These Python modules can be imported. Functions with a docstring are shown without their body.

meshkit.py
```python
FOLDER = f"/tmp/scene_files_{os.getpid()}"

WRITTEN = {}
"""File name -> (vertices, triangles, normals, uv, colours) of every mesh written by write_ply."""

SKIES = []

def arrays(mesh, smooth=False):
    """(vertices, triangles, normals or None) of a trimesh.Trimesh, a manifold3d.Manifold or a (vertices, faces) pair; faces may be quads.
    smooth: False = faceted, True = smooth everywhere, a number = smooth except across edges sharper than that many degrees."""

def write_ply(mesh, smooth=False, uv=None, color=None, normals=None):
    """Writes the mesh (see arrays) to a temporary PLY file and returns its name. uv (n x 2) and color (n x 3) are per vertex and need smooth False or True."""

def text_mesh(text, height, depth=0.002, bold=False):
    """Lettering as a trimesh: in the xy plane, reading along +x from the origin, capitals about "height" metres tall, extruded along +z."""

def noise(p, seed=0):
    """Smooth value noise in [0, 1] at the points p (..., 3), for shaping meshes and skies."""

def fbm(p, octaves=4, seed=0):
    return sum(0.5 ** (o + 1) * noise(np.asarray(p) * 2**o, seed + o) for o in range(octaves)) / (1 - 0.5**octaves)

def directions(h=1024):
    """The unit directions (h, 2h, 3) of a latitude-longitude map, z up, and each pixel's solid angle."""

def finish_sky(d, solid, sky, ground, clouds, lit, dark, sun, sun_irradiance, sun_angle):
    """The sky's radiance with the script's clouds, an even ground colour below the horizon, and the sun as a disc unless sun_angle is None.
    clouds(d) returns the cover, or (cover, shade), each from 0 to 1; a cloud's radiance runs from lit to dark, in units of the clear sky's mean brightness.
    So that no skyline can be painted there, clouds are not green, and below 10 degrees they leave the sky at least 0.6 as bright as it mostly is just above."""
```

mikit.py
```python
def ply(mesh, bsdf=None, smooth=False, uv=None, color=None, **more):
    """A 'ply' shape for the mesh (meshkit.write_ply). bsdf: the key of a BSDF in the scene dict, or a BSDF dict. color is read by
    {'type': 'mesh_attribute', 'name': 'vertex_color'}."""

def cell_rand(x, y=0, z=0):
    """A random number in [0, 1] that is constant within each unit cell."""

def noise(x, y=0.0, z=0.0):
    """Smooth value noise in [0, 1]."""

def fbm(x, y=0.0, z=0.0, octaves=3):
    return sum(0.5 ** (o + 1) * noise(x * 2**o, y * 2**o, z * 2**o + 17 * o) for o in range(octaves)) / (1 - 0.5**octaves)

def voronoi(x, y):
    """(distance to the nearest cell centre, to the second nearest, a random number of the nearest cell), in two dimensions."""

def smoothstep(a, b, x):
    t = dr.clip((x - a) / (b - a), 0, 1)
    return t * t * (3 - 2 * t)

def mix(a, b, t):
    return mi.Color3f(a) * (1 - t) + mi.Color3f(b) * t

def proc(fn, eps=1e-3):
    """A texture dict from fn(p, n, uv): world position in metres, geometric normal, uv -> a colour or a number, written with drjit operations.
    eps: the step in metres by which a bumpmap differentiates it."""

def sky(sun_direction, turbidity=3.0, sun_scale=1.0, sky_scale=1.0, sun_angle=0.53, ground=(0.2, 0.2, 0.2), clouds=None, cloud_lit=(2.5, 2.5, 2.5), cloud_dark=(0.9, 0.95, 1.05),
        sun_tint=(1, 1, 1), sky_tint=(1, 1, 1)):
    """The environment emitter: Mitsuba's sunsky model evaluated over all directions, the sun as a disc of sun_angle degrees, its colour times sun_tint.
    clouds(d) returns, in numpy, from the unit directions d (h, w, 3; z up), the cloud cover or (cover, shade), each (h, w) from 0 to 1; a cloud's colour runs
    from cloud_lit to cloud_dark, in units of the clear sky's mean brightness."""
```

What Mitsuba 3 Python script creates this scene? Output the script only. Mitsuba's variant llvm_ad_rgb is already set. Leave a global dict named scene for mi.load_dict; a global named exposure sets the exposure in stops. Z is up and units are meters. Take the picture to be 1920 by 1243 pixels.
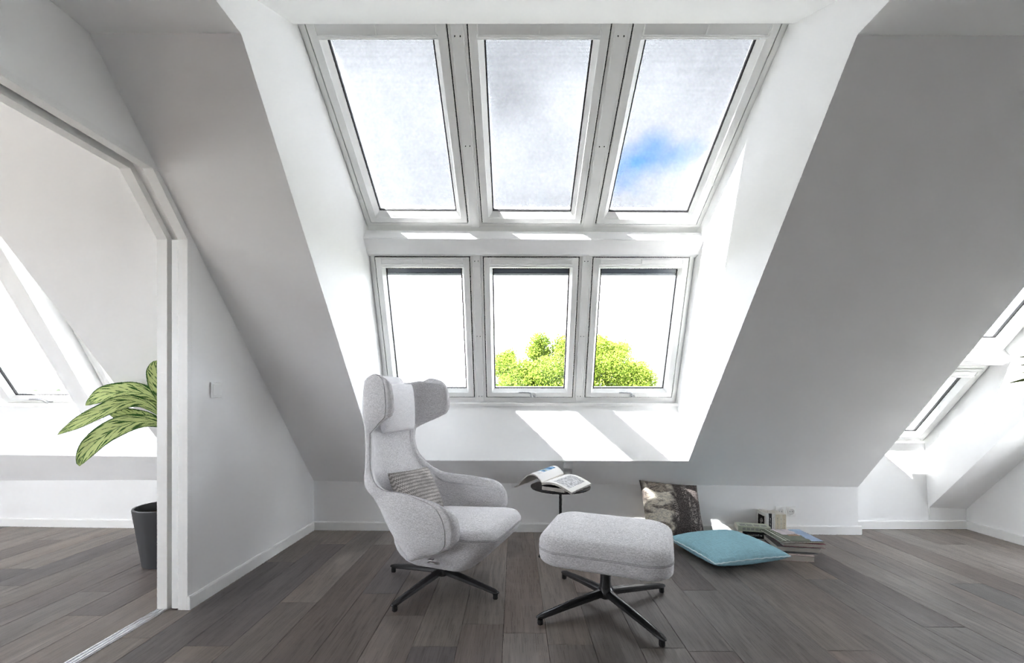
import math, random
import numpy as np, trimesh, manifold3d as m3
import drjit as dr
import mitsuba as mi
import mikit, meshkit
from mikit import proc, fbm, noise, cell_rand, smoothstep, mix, voronoi
from shapely.geometry import Polygon
from scipy.interpolate import PchipInterpolator, CubicSpline

random.seed(7)
RNG = np.random.default_rng(7)
T = mi.ScalarTransform4f

# ------------------------------------------------------------------ camera, sky, exposure
scene = {'type': 'scene'}
labels = {}
exposure = 5.7
F, CX, HY, HC = 800.0, 965.0, 742.0, 1.05     # focal length, principal point (pixels of 1920 x 1243), eye height
scene['camera'] = {
    'type': 'perspective', 'fov': 2 * math.degrees(math.atan(960 / F)), 'fov_axis': 'x',
    'principal_point_offset_x': (960 - CX) / 1920.0, 'principal_point_offset_y': (621.5 - HY) / 1243.0,
    'near_clip': 0.02, 'far_clip': 5000.0,
    'to_world': T().look_at(origin=[0, 0, HC], target=[0, 1, HC], up=[0, 0, 1]),
}
SUN = np.array([-0.62, -0.36, 1.0]); SUN /= np.linalg.norm(SUN)


def clouds(d):
    q = d * np.array([4.2, 4.2, 6.0])
    shade = meshkit.fbm(q + 3.1, 5, seed=3)
    shade = np.clip((shade - 0.36) * 3.2, 0, 1)
    c = np.array([0.290, 1.0, 0.545]); c /= np.linalg.norm(c)
    ax = np.array([1.0, 0.0, 0.35]); ax -= c * (ax @ c); ax /= np.linalg.norm(ax)
    ay = np.cross(c, ax)
    e = np.sqrt(((d @ ax) / 0.095) ** 2 + ((d @ ay) / 0.042) ** 2) + 1.6 * (meshkit.fbm(d * 22, 4, seed=9) - 0.5)
    hole = np.clip(1.25 - e, 0, 1) * (d @ c > 0.6)
    cover = 1.0 - hole
    up = np.clip(d[..., 2] / 0.5, 0, 1)
    return cover, np.clip(0.10 + 0.82 * np.clip((d[..., 2] - 0.22) / 0.16, 0, 1) + 0.10 * (shade - 0.50) * up, 0, 1)


scene['sky'] = mikit.sky(SUN, turbidity=3.0, sun_scale=1.35, sky_scale=1.0, sky_tint=(0.36, 0.55, 0.80), clouds=clouds, cloud_lit=(4.75, 5.05, 5.5),
                         cloud_dark=(0.64, 0.68, 0.74), ground=(0.25, 0.25, 0.24), sun_tint=(0.82, 1.0, 1.30))


# ------------------------------------------------------------------ helpers
def tag(key, label=None, category=None, group=None, kind=None):
    d = {}
    if label: d['label'] = label
    if category: d['category'] = category
    if group: d['group'] = group
    if kind: d['kind'] = kind
    labels[key] = d
    return key


USED = set()


def numbered(key):
    if key not in USED:
        USED.add(key); return key
    n = 1
    while f'{key}_{n:03d}' in USED: n += 1
    key = f'{key}_{n:03d}'
    USED.add(key); return key


def add(key, mesh, bsdf, smooth=False, uv=None, **lab):
    key = numbered(key)
    scene[key] = mikit.ply(mesh, bsdf, smooth=smooth, uv=uv)
    if lab: tag(key, **lab)
    return key


def thing(name, label, category=None, group=None, kind=None):
    key = numbered(name)
    tag(key, label, category, group, kind)
    return key


def cat(ms):
    return trimesh.util.concatenate([m for m in ms])


def quads(P, Fc):
    P = np.asarray(P, float); out = []
    for f in Fc:
        for k in range(1, len(f) - 1): out.append([f[0], f[k], f[k + 1]])
    return trimesh.Trimesh(P, np.array(out), process=False)


def poly3(pts):
    """planar (or nearly) polygon with 3d corners, triangulated by ear clipping"""
    P = np.asarray(pts, float)
    n = np.zeros(3)
    for i in range(len(P)): n += np.cross(P[i], P[(i + 1) % len(P)])
    n /= np.linalg.norm(n)
    a = np.cross(n, [0.3, 0.5, 0.8]); a /= np.linalg.norm(a); b = np.cross(n, a)
    q = np.c_[P @ a, P @ b]
    v, f = trimesh.creation.triangulate_polygon(Polygon(q), engine='earcut')
    v = np.asarray(v); idx = [int(np.argmin(((q - x) ** 2).sum(1))) for x in v]
    return trimesh.Trimesh(P, np.array([[idx[i] for i in t] for t in f]), process=False)


def slab(pts, off):
    """polygon given thickness along the vector off"""
    A = poly3(pts); P = np.asarray(pts, float); n = len(P); off = np.asarray(off, float)
    V = np.vstack([P, P + off]); f = [*A.faces, *(A.faces[:, ::-1] + n)]
    for i in range(n):
        j = (i + 1) % n
        f += [[i, n + i, n + j], [i, n + j, j]]
    m = trimesh.Trimesh(V, np.array(f), process=False)
    m.fix_normals()
    return m


def prism(L, R):
    """closed profile L lofted to profile R (same number of 3d points), capped"""
    L, R = np.asarray(L, float), np.asarray(R, float); n = len(L)
    c = poly3(L)
    f = [*c.faces, *(c.faces[:, ::-1] + n)]
    for i in range(n):
        j = (i + 1) % n
        f += [[i, n + i, n + j], [i, n + j, j]]
    m = trimesh.Trimesh(np.vstack([L, R]), np.array(f), process=False)
    m.fix_normals()
    return m


def cbox(lo, hi, c=0.002):
    """box with chamfered edges"""
    lo, hi = np.asarray(lo, float), np.asarray(hi, float)
    c = min(c, 0.45 * (hi - lo).min())
    pts = []
    for sx in (0, 1):
        for sy in (0, 1):
            for sz in (0, 1):
                s = np.array([sx, sy, sz]); base = np.where(s == 1, hi, lo); d = np.where(s == 1, -c, c)
                for k in range(3):
                    p = base.copy()
                    for j in range(3):
                        if j != k: p[j] += d[j]
                    pts.append(p)
    return trimesh.convex.convex_hull(np.array(pts))


def place(m, M):
    m = m.copy(); m.apply_transform(M); return m


def frame_at(o, x, y=None, z=(0, 0, 1)):
    M = np.eye(4); x = np.asarray(x, float); x = x / np.linalg.norm(x)
    z = np.asarray(z, float); z = z - x * (z @ x); z /= np.linalg.norm(z)
    M[:3, 0] = x; M[:3, 1] = np.cross(z, x); M[:3, 2] = z; M[:3, 3] = o
    return M


def rotz(deg, o=(0, 0, 0)):
    a = math.radians(deg); M = np.eye(4)
    M[:2, :2] = [[math.cos(a), -math.sin(a)], [math.sin(a), math.cos(a)]]; M[:3, 3] = o
    return M


def tube(pts, r, sides=10, closed=False):
    p = np.asarray(pts, float); n = len(p)
    r = np.broadcast_to(r, (n,))
    t = np.gradient(p, axis=0)
    if closed: t = np.roll(p, -1, 0) - np.roll(p, 1, 0)
    t /= np.linalg.norm(t, axis=1, keepdims=True) + 1e-12
    a = np.cross(t[0], [0, 0, 1.0] if abs(t[0][2]) < 0.9 else [1.0, 0, 0]); A = []
    for k in range(n):
        a = a - t[k] * (a @ t[k]); a /= np.linalg.norm(a); A.append(a.copy())
    A = np.array(A); B = np.cross(t, A); ang = np.arange(sides) * 2 * np.pi / sides
    V = p[:, None] + r[:, None, None] * (np.cos(ang)[None, :, None] * A[:, None] + np.sin(ang)[None, :, None] * B[:, None])
    V = V.reshape(-1, 3); f = []
    for i in range(n if closed else n - 1):
        i2 = (i + 1) % n
        for j in range(sides):
            j2 = (j + 1) % sides
            f += [[i * sides + j, i * sides + j2, i2 * sides + j2], [i * sides + j, i2 * sides + j2, i2 * sides + j]]
    if not closed:
        V = np.vstack([V, p[0], p[-1]])
        for j in range(sides):
            j2 = (j + 1) % sides
            f += [[n * sides, j2, j], [n * sides + 1, (n - 1) * sides + j, (n - 1) * sides + j2]]
    m = trimesh.Trimesh(V, np.array(f), process=False)
    return m


def lathe(prof, seg=48, o=(0, 0, 0)):
    prof = np.asarray(prof, float)
    m = trimesh.creation.revolve(prof, sections=seg)
    m.apply_translation(o)
    m.fix_normals()
    return m


def grid_faces(nr, nc, wrap=False):
    f = []
    for i in range(nr - 1):
        for j in range(nc if wrap else nc - 1):
            j2 = (j + 1) % nc
            a, b, c, d = i * nc + j, i * nc + j2, (i + 1) * nc + j2, (i + 1) * nc + j
            f += [[a, b, c], [a, c, d]]
    return np.array(f)


def fl(u, v):
    """floor point under a pixel"""
    y = HC * F / (v - HY)
    return np.array([(u - CX) / F * y, y, 0.0])


def at(u, v, y):
    return np.array([(u - CX) / F * y, y, HC - (v - HY) / F * y])


# ------------------------------------------------------------------ materials
def diffuse(c):
    return {'type': 'twosided', 'bsdf': {'type': 'diffuse', 'reflectance': {'type': 'rgb', 'value': list(c)} if not isinstance(c, dict) else c}}


def princ(c, rough=0.5, metallic=0.0, **k):
    return {'type': 'twosided', 'bsdf': {'type': 'principled', 'base_color': c if isinstance(c, dict) else {'type': 'rgb', 'value': list(c)},
                                         'roughness': rough, 'metallic': metallic, **k}}


def mat(name, d):
    scene['mat_' + name] = d
    return 'mat_' + name


PAINT = mat('paint', diffuse((0.88, 0.88, 0.88)))
LACQ = mat('lacquer', princ((0.82, 0.82, 0.81), 0.35, specular=0.4))
RUBBER = mat('rubber', princ((0.012, 0.012, 0.013), 0.5))
GLASS = mat('pane_glass', {'type': 'thindielectric', 'int_ior': 1.5})
ALU = mat('aluminium', princ((0.75, 0.76, 0.77), 0.3, 1.0))
HANDLE = mat('handle', princ((0.42, 0.43, 0.44), 0.35, 0.6))
CHROME = mat('chrome', princ((0.85, 0.85, 0.86), 0.12, 1.0))
BLACKMETAL = mat('black_metal', princ((0.012, 0.012, 0.013), 0.22, 0.0, specular=0.6, clearcoat=0.6, clearcoat_gloss=0.9))
DARK = mat('dark', princ((0.02, 0.02, 0.02), 0.6))
BLIND = mat('blind_casing', princ((0.10, 0.12, 0.15), 0.4))
NET = mat('net', diffuse((0.10, 0.10, 0.11)))


def wood_fn(tone, seed):
    def fn(p, n, uv):
        w = fbm(p.x * 5 + seed, p.y * 1.1 + seed * 3.1, 0.0, 3)
        g = fbm(p.x * 95 + 9 * w, p.y * 5.5 + seed, seed, 3)
        ring = noise(p.x * 30 + 14 * w + seed, p.y * 1.6, 2.0)
        pore = smoothstep(0.60, 0.78, noise(p.x * 420, p.y * 16 + seed, 5.0))
        v = 0.66 + 0.28 * g + 0.20 * (ring - 0.5) + 0.30 * (w - 0.5) - 0.15 * pore
        knot = smoothstep(0.70, 0.86, fbm(p.x * 3.2 + seed * 7, p.y * 1.6 + seed, 7.0, 2))
        v = v * (1 - 0.25 * knot)
        warm = noise(p.x * 3 + seed, p.y * 0.9, 11.0)
        return mi.Color3f(tone[0] * v * (0.95 + 0.12 * warm), tone[1] * v, tone[2] * v * (1.03 - 0.08 * warm))
    return fn


TONES = [(0.215, 0.18, 0.161), (0.167, 0.143, 0.131), (0.254, 0.22, 0.197), (0.192, 0.171, 0.158), (0.229, 0.195, 0.172), (0.147, 0.127, 0.122)]


def rough_fn(p, n, uv):
    return 0.36 + 0.22 * fbm(p.x * 60, p.y * 4, 1.0, 2)


WOODS = [mat(f'oak_{i}', princ(proc(wood_fn(t, 3.7 * i + 1.3)), proc(rough_fn), specular=0.5)) for i, t in enumerate(TONES)]
GROUT = mat('floor_gap', diffuse((0.02, 0.018, 0.016)))


def melange(base, amp, sc=430.0):
    def fn(p, n, uv):
        a = noise(p.x * sc, p.y * sc, p.z * sc)
        b = noise(p.x * sc * .45 + 31, p.y * sc * .45, p.z * sc * .45)
        v = 1.0 + amp * (a - 0.5) * 2 + amp * 0.8 * (b - 0.5) * 2
        return mi.Color3f(base[0] * v, base[1] * v, base[2] * v)
    return fn


def weave(p, n, uv):
    return noise(p.x * 520, p.y * 520, p.z * 520) * 1.0


FABRIC = mat('grey_fabric', {'type': 'twosided', 'bsdf': {'type': 'bumpmap', 'scale': 0.0006, 'arbitrary': proc(weave, 4e-4),
             'bsdf': {'type': 'principled', 'base_color': proc(melange((0.64, 0.63, 0.645), 0.24)), 'roughness': 0.9, 'specular': 0.15, 'sheen': 0.3}}})
SEAM = mat('seam', diffuse((0.40, 0.39, 0.40)))
FABRIC_LIGHT = mat('light_grey_fabric', princ(proc(melange((0.69, 0.68, 0.70), 0.12)), 0.9, specular=0.15, sheen=0.3))


def knit(p, n, uv):
    a, b = uv.x * 17, uv.y * 13
    zig = dr.abs(a * 2 - dr.floor(a * 2) - 0.5)
    h = dr.sin((b + zig * 0.9) * 2 * math.pi) * 0.5 + 0.5
    k = noise(a * 4, b * 4, 1.0)
    v = 0.5 + 0.75 * h * (0.6 + 0.7 * k)
    big = fbm(uv.x * 5, uv.y * 5, 3.0, 2)
    return mi.Color3f(0.40 * v, 0.375 * v, 0.36 * v) * (0.65 + 0.7 * big)


KNIT = mat('knitted', diffuse(proc(knit)))


def patch(p, n, uv):
    x, y = uv.x, uv.y
    fine = fbm(x * 90, y * 90, 2.0, 3)
    speck = smoothstep(0.48, 0.66, fbm(x * 34 + 3, y * 80, 4.0, 4))
    band = smoothstep(0.40, 0.60, fbm(x * 3.5 + 5, y * 9, 1.0, 4))
    light = mi.Color3f(0.76, 0.70, 0.60); mid = mi.Color3f(0.34, 0.29, 0.24); dark = mi.Color3f(0.075, 0.063, 0.060)
    left = mix(mix(mid, light, band), dark, 0.75 * speck * (1 - 0.65 * band))
    stripe = smoothstep(0.46, 0.72, fbm(x * 15, y * 2.2, 8.0, 2))
    right = mix(dark, mi.Color3f(0.50, 0.44, 0.41), smoothstep(0.42, 0.66, fbm(x * 75, y * 110, 6.0, 4)) * (0.18 + 0.82 * stripe))
    t = smoothstep(0.42, 0.54, x + 0.22 * (fbm(x * 14, y * 14, 12.0, 4) - 0.5) - 0.14 * (y - 0.5))
    c = mix(left, right, t)
    edge = smoothstep(0.13, 0.02, x + 0.05 * fine) * smoothstep(0.35, 0.75, y)
    c = mix(c, dark, edge)
    return c * (0.62 + 0.76 * fine)


PATCH = mat('patchwork', diffuse(proc(patch)))


def linen(p, n, uv):
    a = noise(uv.x * 260, uv.y * 30, 0.0) * 0.5 + noise(uv.x * 30, uv.y * 260, 5.0) * 0.5
    v = 0.84 + 0.32 * a
    return mi.Color3f(0.30 * v, 0.53 * v, 0.61 * v)


LINEN = mat('blue_linen', princ(proc(linen), 0.85, specular=0.2, sheen=0.3))
PIPING = mat('pale_piping', diffuse((0.62, 0.76, 0.80)))


def pages_fn(p, n, uv):
    v = 0.80 + 0.28 * noise(p.z * 1400, p.x * 12, p.y * 12)
    return mi.Color3f(0.66 * v, 0.62 * v, 0.57 * v)


PAGES = mat('page_edges', diffuse(proc(pages_fn)))
PAPER = mat('paper', diffuse((0.78, 0.77, 0.75)))
COV = {k: mat('cover_' + k, princ(c, 0.4, specular=0.4)) for k, c in dict(
    white=(0.72, 0.71, 0.68), cream=(0.66, 0.60, 0.47), black=(0.02, 0.02, 0.022), sage=(0.55, 0.58, 0.47), grey=(0.24, 0.23, 0.22),
    pink=(0.52, 0.42, 0.40), maroon=(0.20, 0.05, 0.07), ink=(0.05, 0.05, 0.055), ivory=(0.70, 0.66, 0.55), olive=(0.12, 0.14, 0.10)).items()}
INK = mat('ink', diffuse((0.03, 0.03, 0.03)))
WHITEINK = mat('white_ink', diffuse((0.75, 0.75, 0.73)))
GREYINK = mat('grey_ink', diffuse((0.35, 0.36, 0.33)))

# ------------------------------------------------------------------ the setting: geometry of the attic
XL, XR = -1.032, 1.259           # sides of the big dormer reveal
RX0, RX1 = 2.601, 3.276          # sides of the right-hand reveal
LX0, LX1 = -4.22, -2.575         # sides of the reveal of the room beyond
WR = 3.57                        # right wall
RY0, RY1, RZ1 = -0.95, -2.6, 0.42    # the roof's fall behind the viewer


def slope_z(x, y): return 4.279 - 1.1825 * y - 0.0381 * x
def ceil_z(x): return 2.398 - 0.0173 * x
def kink_y(x): return 1.5907 - 0.0176 * x
def on_slope(x, y): return [x, y, slope_z(x, y)]
def kink(x): return [x, kink_y(x), ceil_z(x)]
def knee_y(x): return 3.347 - 0.02776 * (x + 1.577)          # main knee wall line
def knee_l(x): return 3.393 - 0.0423 * (x + 2.97)            # knee wall of the room beyond
def wall_x(y): return -1.577 - 0.0207 * (3.347 - y)          # partition face
WT = 0.149                                                   # partition thickness


# profile of the big dormer in (y, z): left end, right end
PR = dict(
    utop=((1.989, 2.783), (1.922, 2.727)), ubot=((2.959, 2.197), (2.886, 2.154)),
    nose=((2.907, 2.126), (2.837, 2.087)), lip=((2.980, 2.041), (2.911, 2.014)),
    ltop=((3.000, 2.040), (2.949, 2.018)), lbot=((3.395, 1.000), (3.309, 0.998)),
    ptop=((3.390, 0.978), (3.313, 0.975)), pbot=((3.170, 0.570), (3.090, 0.577)))


def dp(name, x):
    s = (x - XL) / (XR - XL); a, b = PR[name]
    return np.array([x, a[0] + s * (b[0] - a[0]), a[1] + s * (b[1] - a[1])])


st = dict(kind='structure')

# ---- floor: a sub-floor and planks one by one
PW, PX = 0.1907, -0.0503
floor = thing('floor', 'grey-brown oak plank floor running towards the dormer windows', kind='structure')
add(floor + '__subfloor', quads([[-6.2, -2.8, -0.012], [3.7, -2.8, -0.012], [3.7, 3.6, -0.012], [-6.2, 3.6, -0.012]], [[0, 1, 2, 3]]), GROUT)
JOINTS = {}
for u, v in [(775, 1154), (812, 1212), (714, 1113), (1087, 1208), (1245, 1215), (1310, 1106.7), (1541, 1086), (1794, 1094), (1760, 1175.7), (1595, 1220),
             (980, 1187), (17, 1098), (182, 1109.5), (154, 1154), (255, 1196), (395, 1211), (640, 1020), (870, 1012)]:
    p = fl(u, v); JOINTS.setdefault(int(math.floor((p[0] - PX) / PW)), []).append(p[1])


def plank_mesh(x0, x1, y0, y1):
    g, c = 0.0006, 0.0016
    x0 += g; x1 -= g; y0 += g; y1 -= g
    V = [[x0, y0, -0.012], [x1, y0, -0.012], [x1, y1, -0.012], [x0, y1, -0.012], [x0, y0, -c], [x1, y0, -c], [x1, y1, -c], [x0, y1, -c],
         [x0 + c, y0 + c, 0], [x1 - c, y0 + c, 0], [x1 - c, y1 - c, 0], [x0 + c, y1 - c, 0]]
    f = [[8, 9, 10, 11]]
    for a in (0, 4):
        for k in range(4): f.append([a + k, a + (k + 1) % 4, a + 4 + (k + 1) % 4, a + 4 + k])
    return quads(V, f)


last = 0
for k in range(math.floor((-5.0 - PX) / PW), math.floor((3.56 - PX) / PW) + 1):
    x0, x1 = PX + k * PW, min(PX + (k + 1) * PW, 3.569)
    cuts = sorted(JOINTS.get(k, []))
    if not cuts: cuts = [0.6 + 2.2 * ((k * 0.381) % 1.0)]
    while cuts[0] - 2.2 > 0.35: cuts.insert(0, cuts[0] - 2.2)
    while cuts[-1] + 2.2 < 3.2: cuts.append(cuts[-1] + 2.2)
    xm = (x0 + x1) / 2
    yend = 3.37 if xm > 2.6 else (knee_y(xm) if xm > -1.6 else knee_l(xm))
    ys = [0.2] + [c for c in cuts if 0.25 < c < yend - 0.05] + [yend - 0.002]
    for a, b in zip(ys[:-1], ys[1:]):
        w = RNG.integers(0, len(WOODS))
        while w == last: w = RNG.integers(0, len(WOODS))
        last = w
        add(floor + '__plank', plank_mesh(x0, x1, a, b), WOODS[w])
add(floor + '__rear_boards', quads([[-6.1, -2.75, 0], [3.6, -2.75, 0], [3.6, 0.2, 0], [-6.1, 0.2, 0]], [[0, 1, 2, 3]]), WOODS[4])

# ---- ceilings: flat part and slopes
ce = thing('ceiling', 'white flat attic ceiling above the sloped panels', kind='structure')
def flat(x0, x1, yend0=None, yend1=None, ys=-0.95):
    return poly3([[x0, ys, ceil_z(x0)], [x1, ys, ceil_z(x1)], [x1, kink_y(x1) if yend1 is None else yend1, ceil_z(x1)], [x0, kink_y(x0) if yend0 is None else yend0, ceil_z(x0)]])
RCY = (1.290, 1.255)             # where the reveal's own ceiling comes down to the flat one
add(ce + '__flat_panel', cat([flat(-6.1, XL), flat(XL, XR, RCY[0], RCY[1]), flat(XR, WR + 0.05)]), PAINT)

sl = thing('wall_slope', 'white sloped attic ceiling between knee wall and flat ceiling', kind='structure')
def slope_strip(x0, x1, low, hi=None):
    a = [on_slope(x0, low(x0)), on_slope(x1, low(x1))]
    b = [kink(x1), kink(x0)] if hi is None else [on_slope(x1, hi(x1)), on_slope(x0, hi(x0))]
    return poly3(a + b)
xw = -1.70
add(sl + '__left_panel', slope_strip(xw, XL, knee_y), PAINT)
add(sl + '__lower_panel', slope_strip(XL, XR, knee_y, lambda x: dp('pbot', x)[1]), PAINT)
add(sl + '__right_panel', slope_strip(XR, RX0, knee_y), PAINT)
RTOP = 1.80
rec = lambda x: 3.372
add(sl + '__end_panel', cat([slope_strip(RX1, WR, rec), slope_strip(RX0, RX1, lambda x: RTOP)]), PAINT)
LB = lambda x: 3.206 + (x + 2.689) * (-0.0248)
LTOP = 1.86
add(sl + '__adjoining_panel', cat([slope_strip(-6.1, LX0, knee_l), slope_strip(LX1, -1.66, knee_l), slope_strip(LX0, LX1, knee_l, LB), slope_strip(LX0, LX1, lambda x: LTOP)]), PAINT)

# ---- knee walls
kw = thing('wall_back', 'low white knee wall under the slope', kind='structure')
def knee(x0, x1, fy):
    return poly3([[x0, fy(x0), 0], [x1, fy(x1), 0], on_slope(x1, fy(x1)), on_slope(x0, fy(x0))])
add(kw + '__knee_panel', knee(-1.60, RX0, knee_y), PAINT)
add(kw + '__recess_panel', cat([poly3([[RX0, 3.372, 0], [RX1, 3.372, 0], [RX1, 3.41, 0.672], [RX0, 3.41, 0.672]]), knee(RX1, WR, rec),
                                poly3([[RX0, knee_y(RX0), 0], [RX0, 3.372, 0], [RX0, 3.41, 0.672], on_slope(RX0, knee_y(RX0))])]), PAINT)
add('wall_adjoining', knee(-6.1, wall_x(3) - WT + 0.01, knee_l), PAINT, label='low white knee wall of the room seen through the opening', **st)

# ---- right wall, rear walls, left wall of the other room
# gable walls with tall glazing beside the viewer
def gable_glass(x, g, z1):
    """outline of the glazing: upright sides, its top clipped by the slope"""
    yt = min(g[1], (4.279 - .0381 * x - .10 - z1) / 1.1825)
    p = [[x, g[0], .02], [x, g[1], .02], [x, g[1], min(z1, slope_z(x, g[1]) - .10)]]
    if yt < g[1]: p.append([x, yt, z1])
    return p + [[x, g[0], z1]]
def gable(x, yk, g, z1):
    w = gable_glass(x, g, z1)
    upper = [w[-1], *w[-2:1:-1]] + [[x, g[1], slope_z(x, g[1])] if g[1] > kink_y(x) else [x, g[1], ceil_z(x)]] + ([kink(x)] if g[1] > kink_y(x) else []) + [[x, g[0], ceil_z(x)]]
    side = [[x, g[1], 0], [x, yk, 0], on_slope(x, yk)] + ([kink(x), [x, g[1], ceil_z(x)]] if g[1] < kink_y(x) else [[x, g[1], slope_z(x, g[1])]])
    return cat([poly3(side), poly3(upper), poly3([[x, RY1, 0], [x, g[0], 0], [x, g[0], ceil_z(x)], [x, RY0, ceil_z(x)], [x, RY1, RZ1]]),
                poly3([[x, g[0], 0], [x, g[1], 0], [x, g[1], .02], [x, g[0], .02]])])
GR, GL = (2.0, 2.75), (-0.3, 1.1)
add('wall_right', gable(WR, 3.372, GR, 2.1), PAINT, label='white gable wall at the far right end of the attic', **st)
# behind the viewer the roof comes down again, with roof windows in it
def rear_pt(x, t): return [x, RY0 + (RY1 - RY0) * t, ceil_z(x) + (RZ1 - ceil_z(x)) * t]
RWIN = ((0.9, 1.3, .60, .75), (-5.0, -2.6, .25, .62))
def rear_slope(x0, x1, w):
    q = lambda a, b, c, d: poly3([rear_pt(a, c), rear_pt(b, c), rear_pt(b, d), rear_pt(a, d)])
    return cat([q(x0, w[0], 0, 1), q(w[1], x1, 0, 1), q(w[0], w[1], 0, w[2]), q(w[0], w[1], w[3], 1)])
add('wall_rear_slope', cat([rear_slope(-1.75, WR + .05, RWIN[0]), rear_slope(-6.15, -1.60, RWIN[1])]), PAINT, label='sloped ceiling with roof windows behind the viewer', **st)
add('wall_rear', poly3([[-6.15, RY1, 0], [WR + .05, RY1, 0], [WR + .05, RY1, RZ1 + .02], [-6.15, RY1, RZ1 + .02]]), PAINT, label='low knee wall behind the viewer', **st)
for i, (x, g) in enumerate(((WR, GR), (-6.1, GL))):
    wk = thing(f'window_{13 + i}', ['tall gable glazing to the right of the viewer', 'tall gable glazing of the adjoining room'][i], kind='structure')
    add(wk + '__pane', poly3(gable_glass(x, g, 2.1)), GLASS)
    add(wk + '__frame', cat([cbox([x - .03, y - .03, 0], [x + .03, y + .03, min(2.12, slope_z(x, y + .03) - .02)], .004) for y in np.linspace(g[0], g[1], 3)]), LACQ)
for i, w in enumerate(RWIN):
    wk = thing(f'window_{11 + i}', ['roof windows behind the viewer', 'roof windows at the rear of the adjoining room'][i], kind='structure')
    add(wk + '__pane', poly3([rear_pt(w[0], w[2]), rear_pt(w[1], w[2]), rear_pt(w[1], w[3]), rear_pt(w[0], w[3])]), GLASS)
    bars = []
    for k in range(5):
        xb = w[0] + (w[1] - w[0]) * k / 4
        bars.append(slab([rear_pt(xb - .05, w[2]), rear_pt(xb + .05, w[2]), rear_pt(xb + .05, w[3]), rear_pt(xb - .05, w[3])], [0, .04, -.03]))
    add(wk + '__frame', cat(bars), LACQ)
add('wall_far_left', gable(-6.1, 3.52, GL, 2.1), PAINT, label='white gable wall of the adjoining room', **st)
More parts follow.
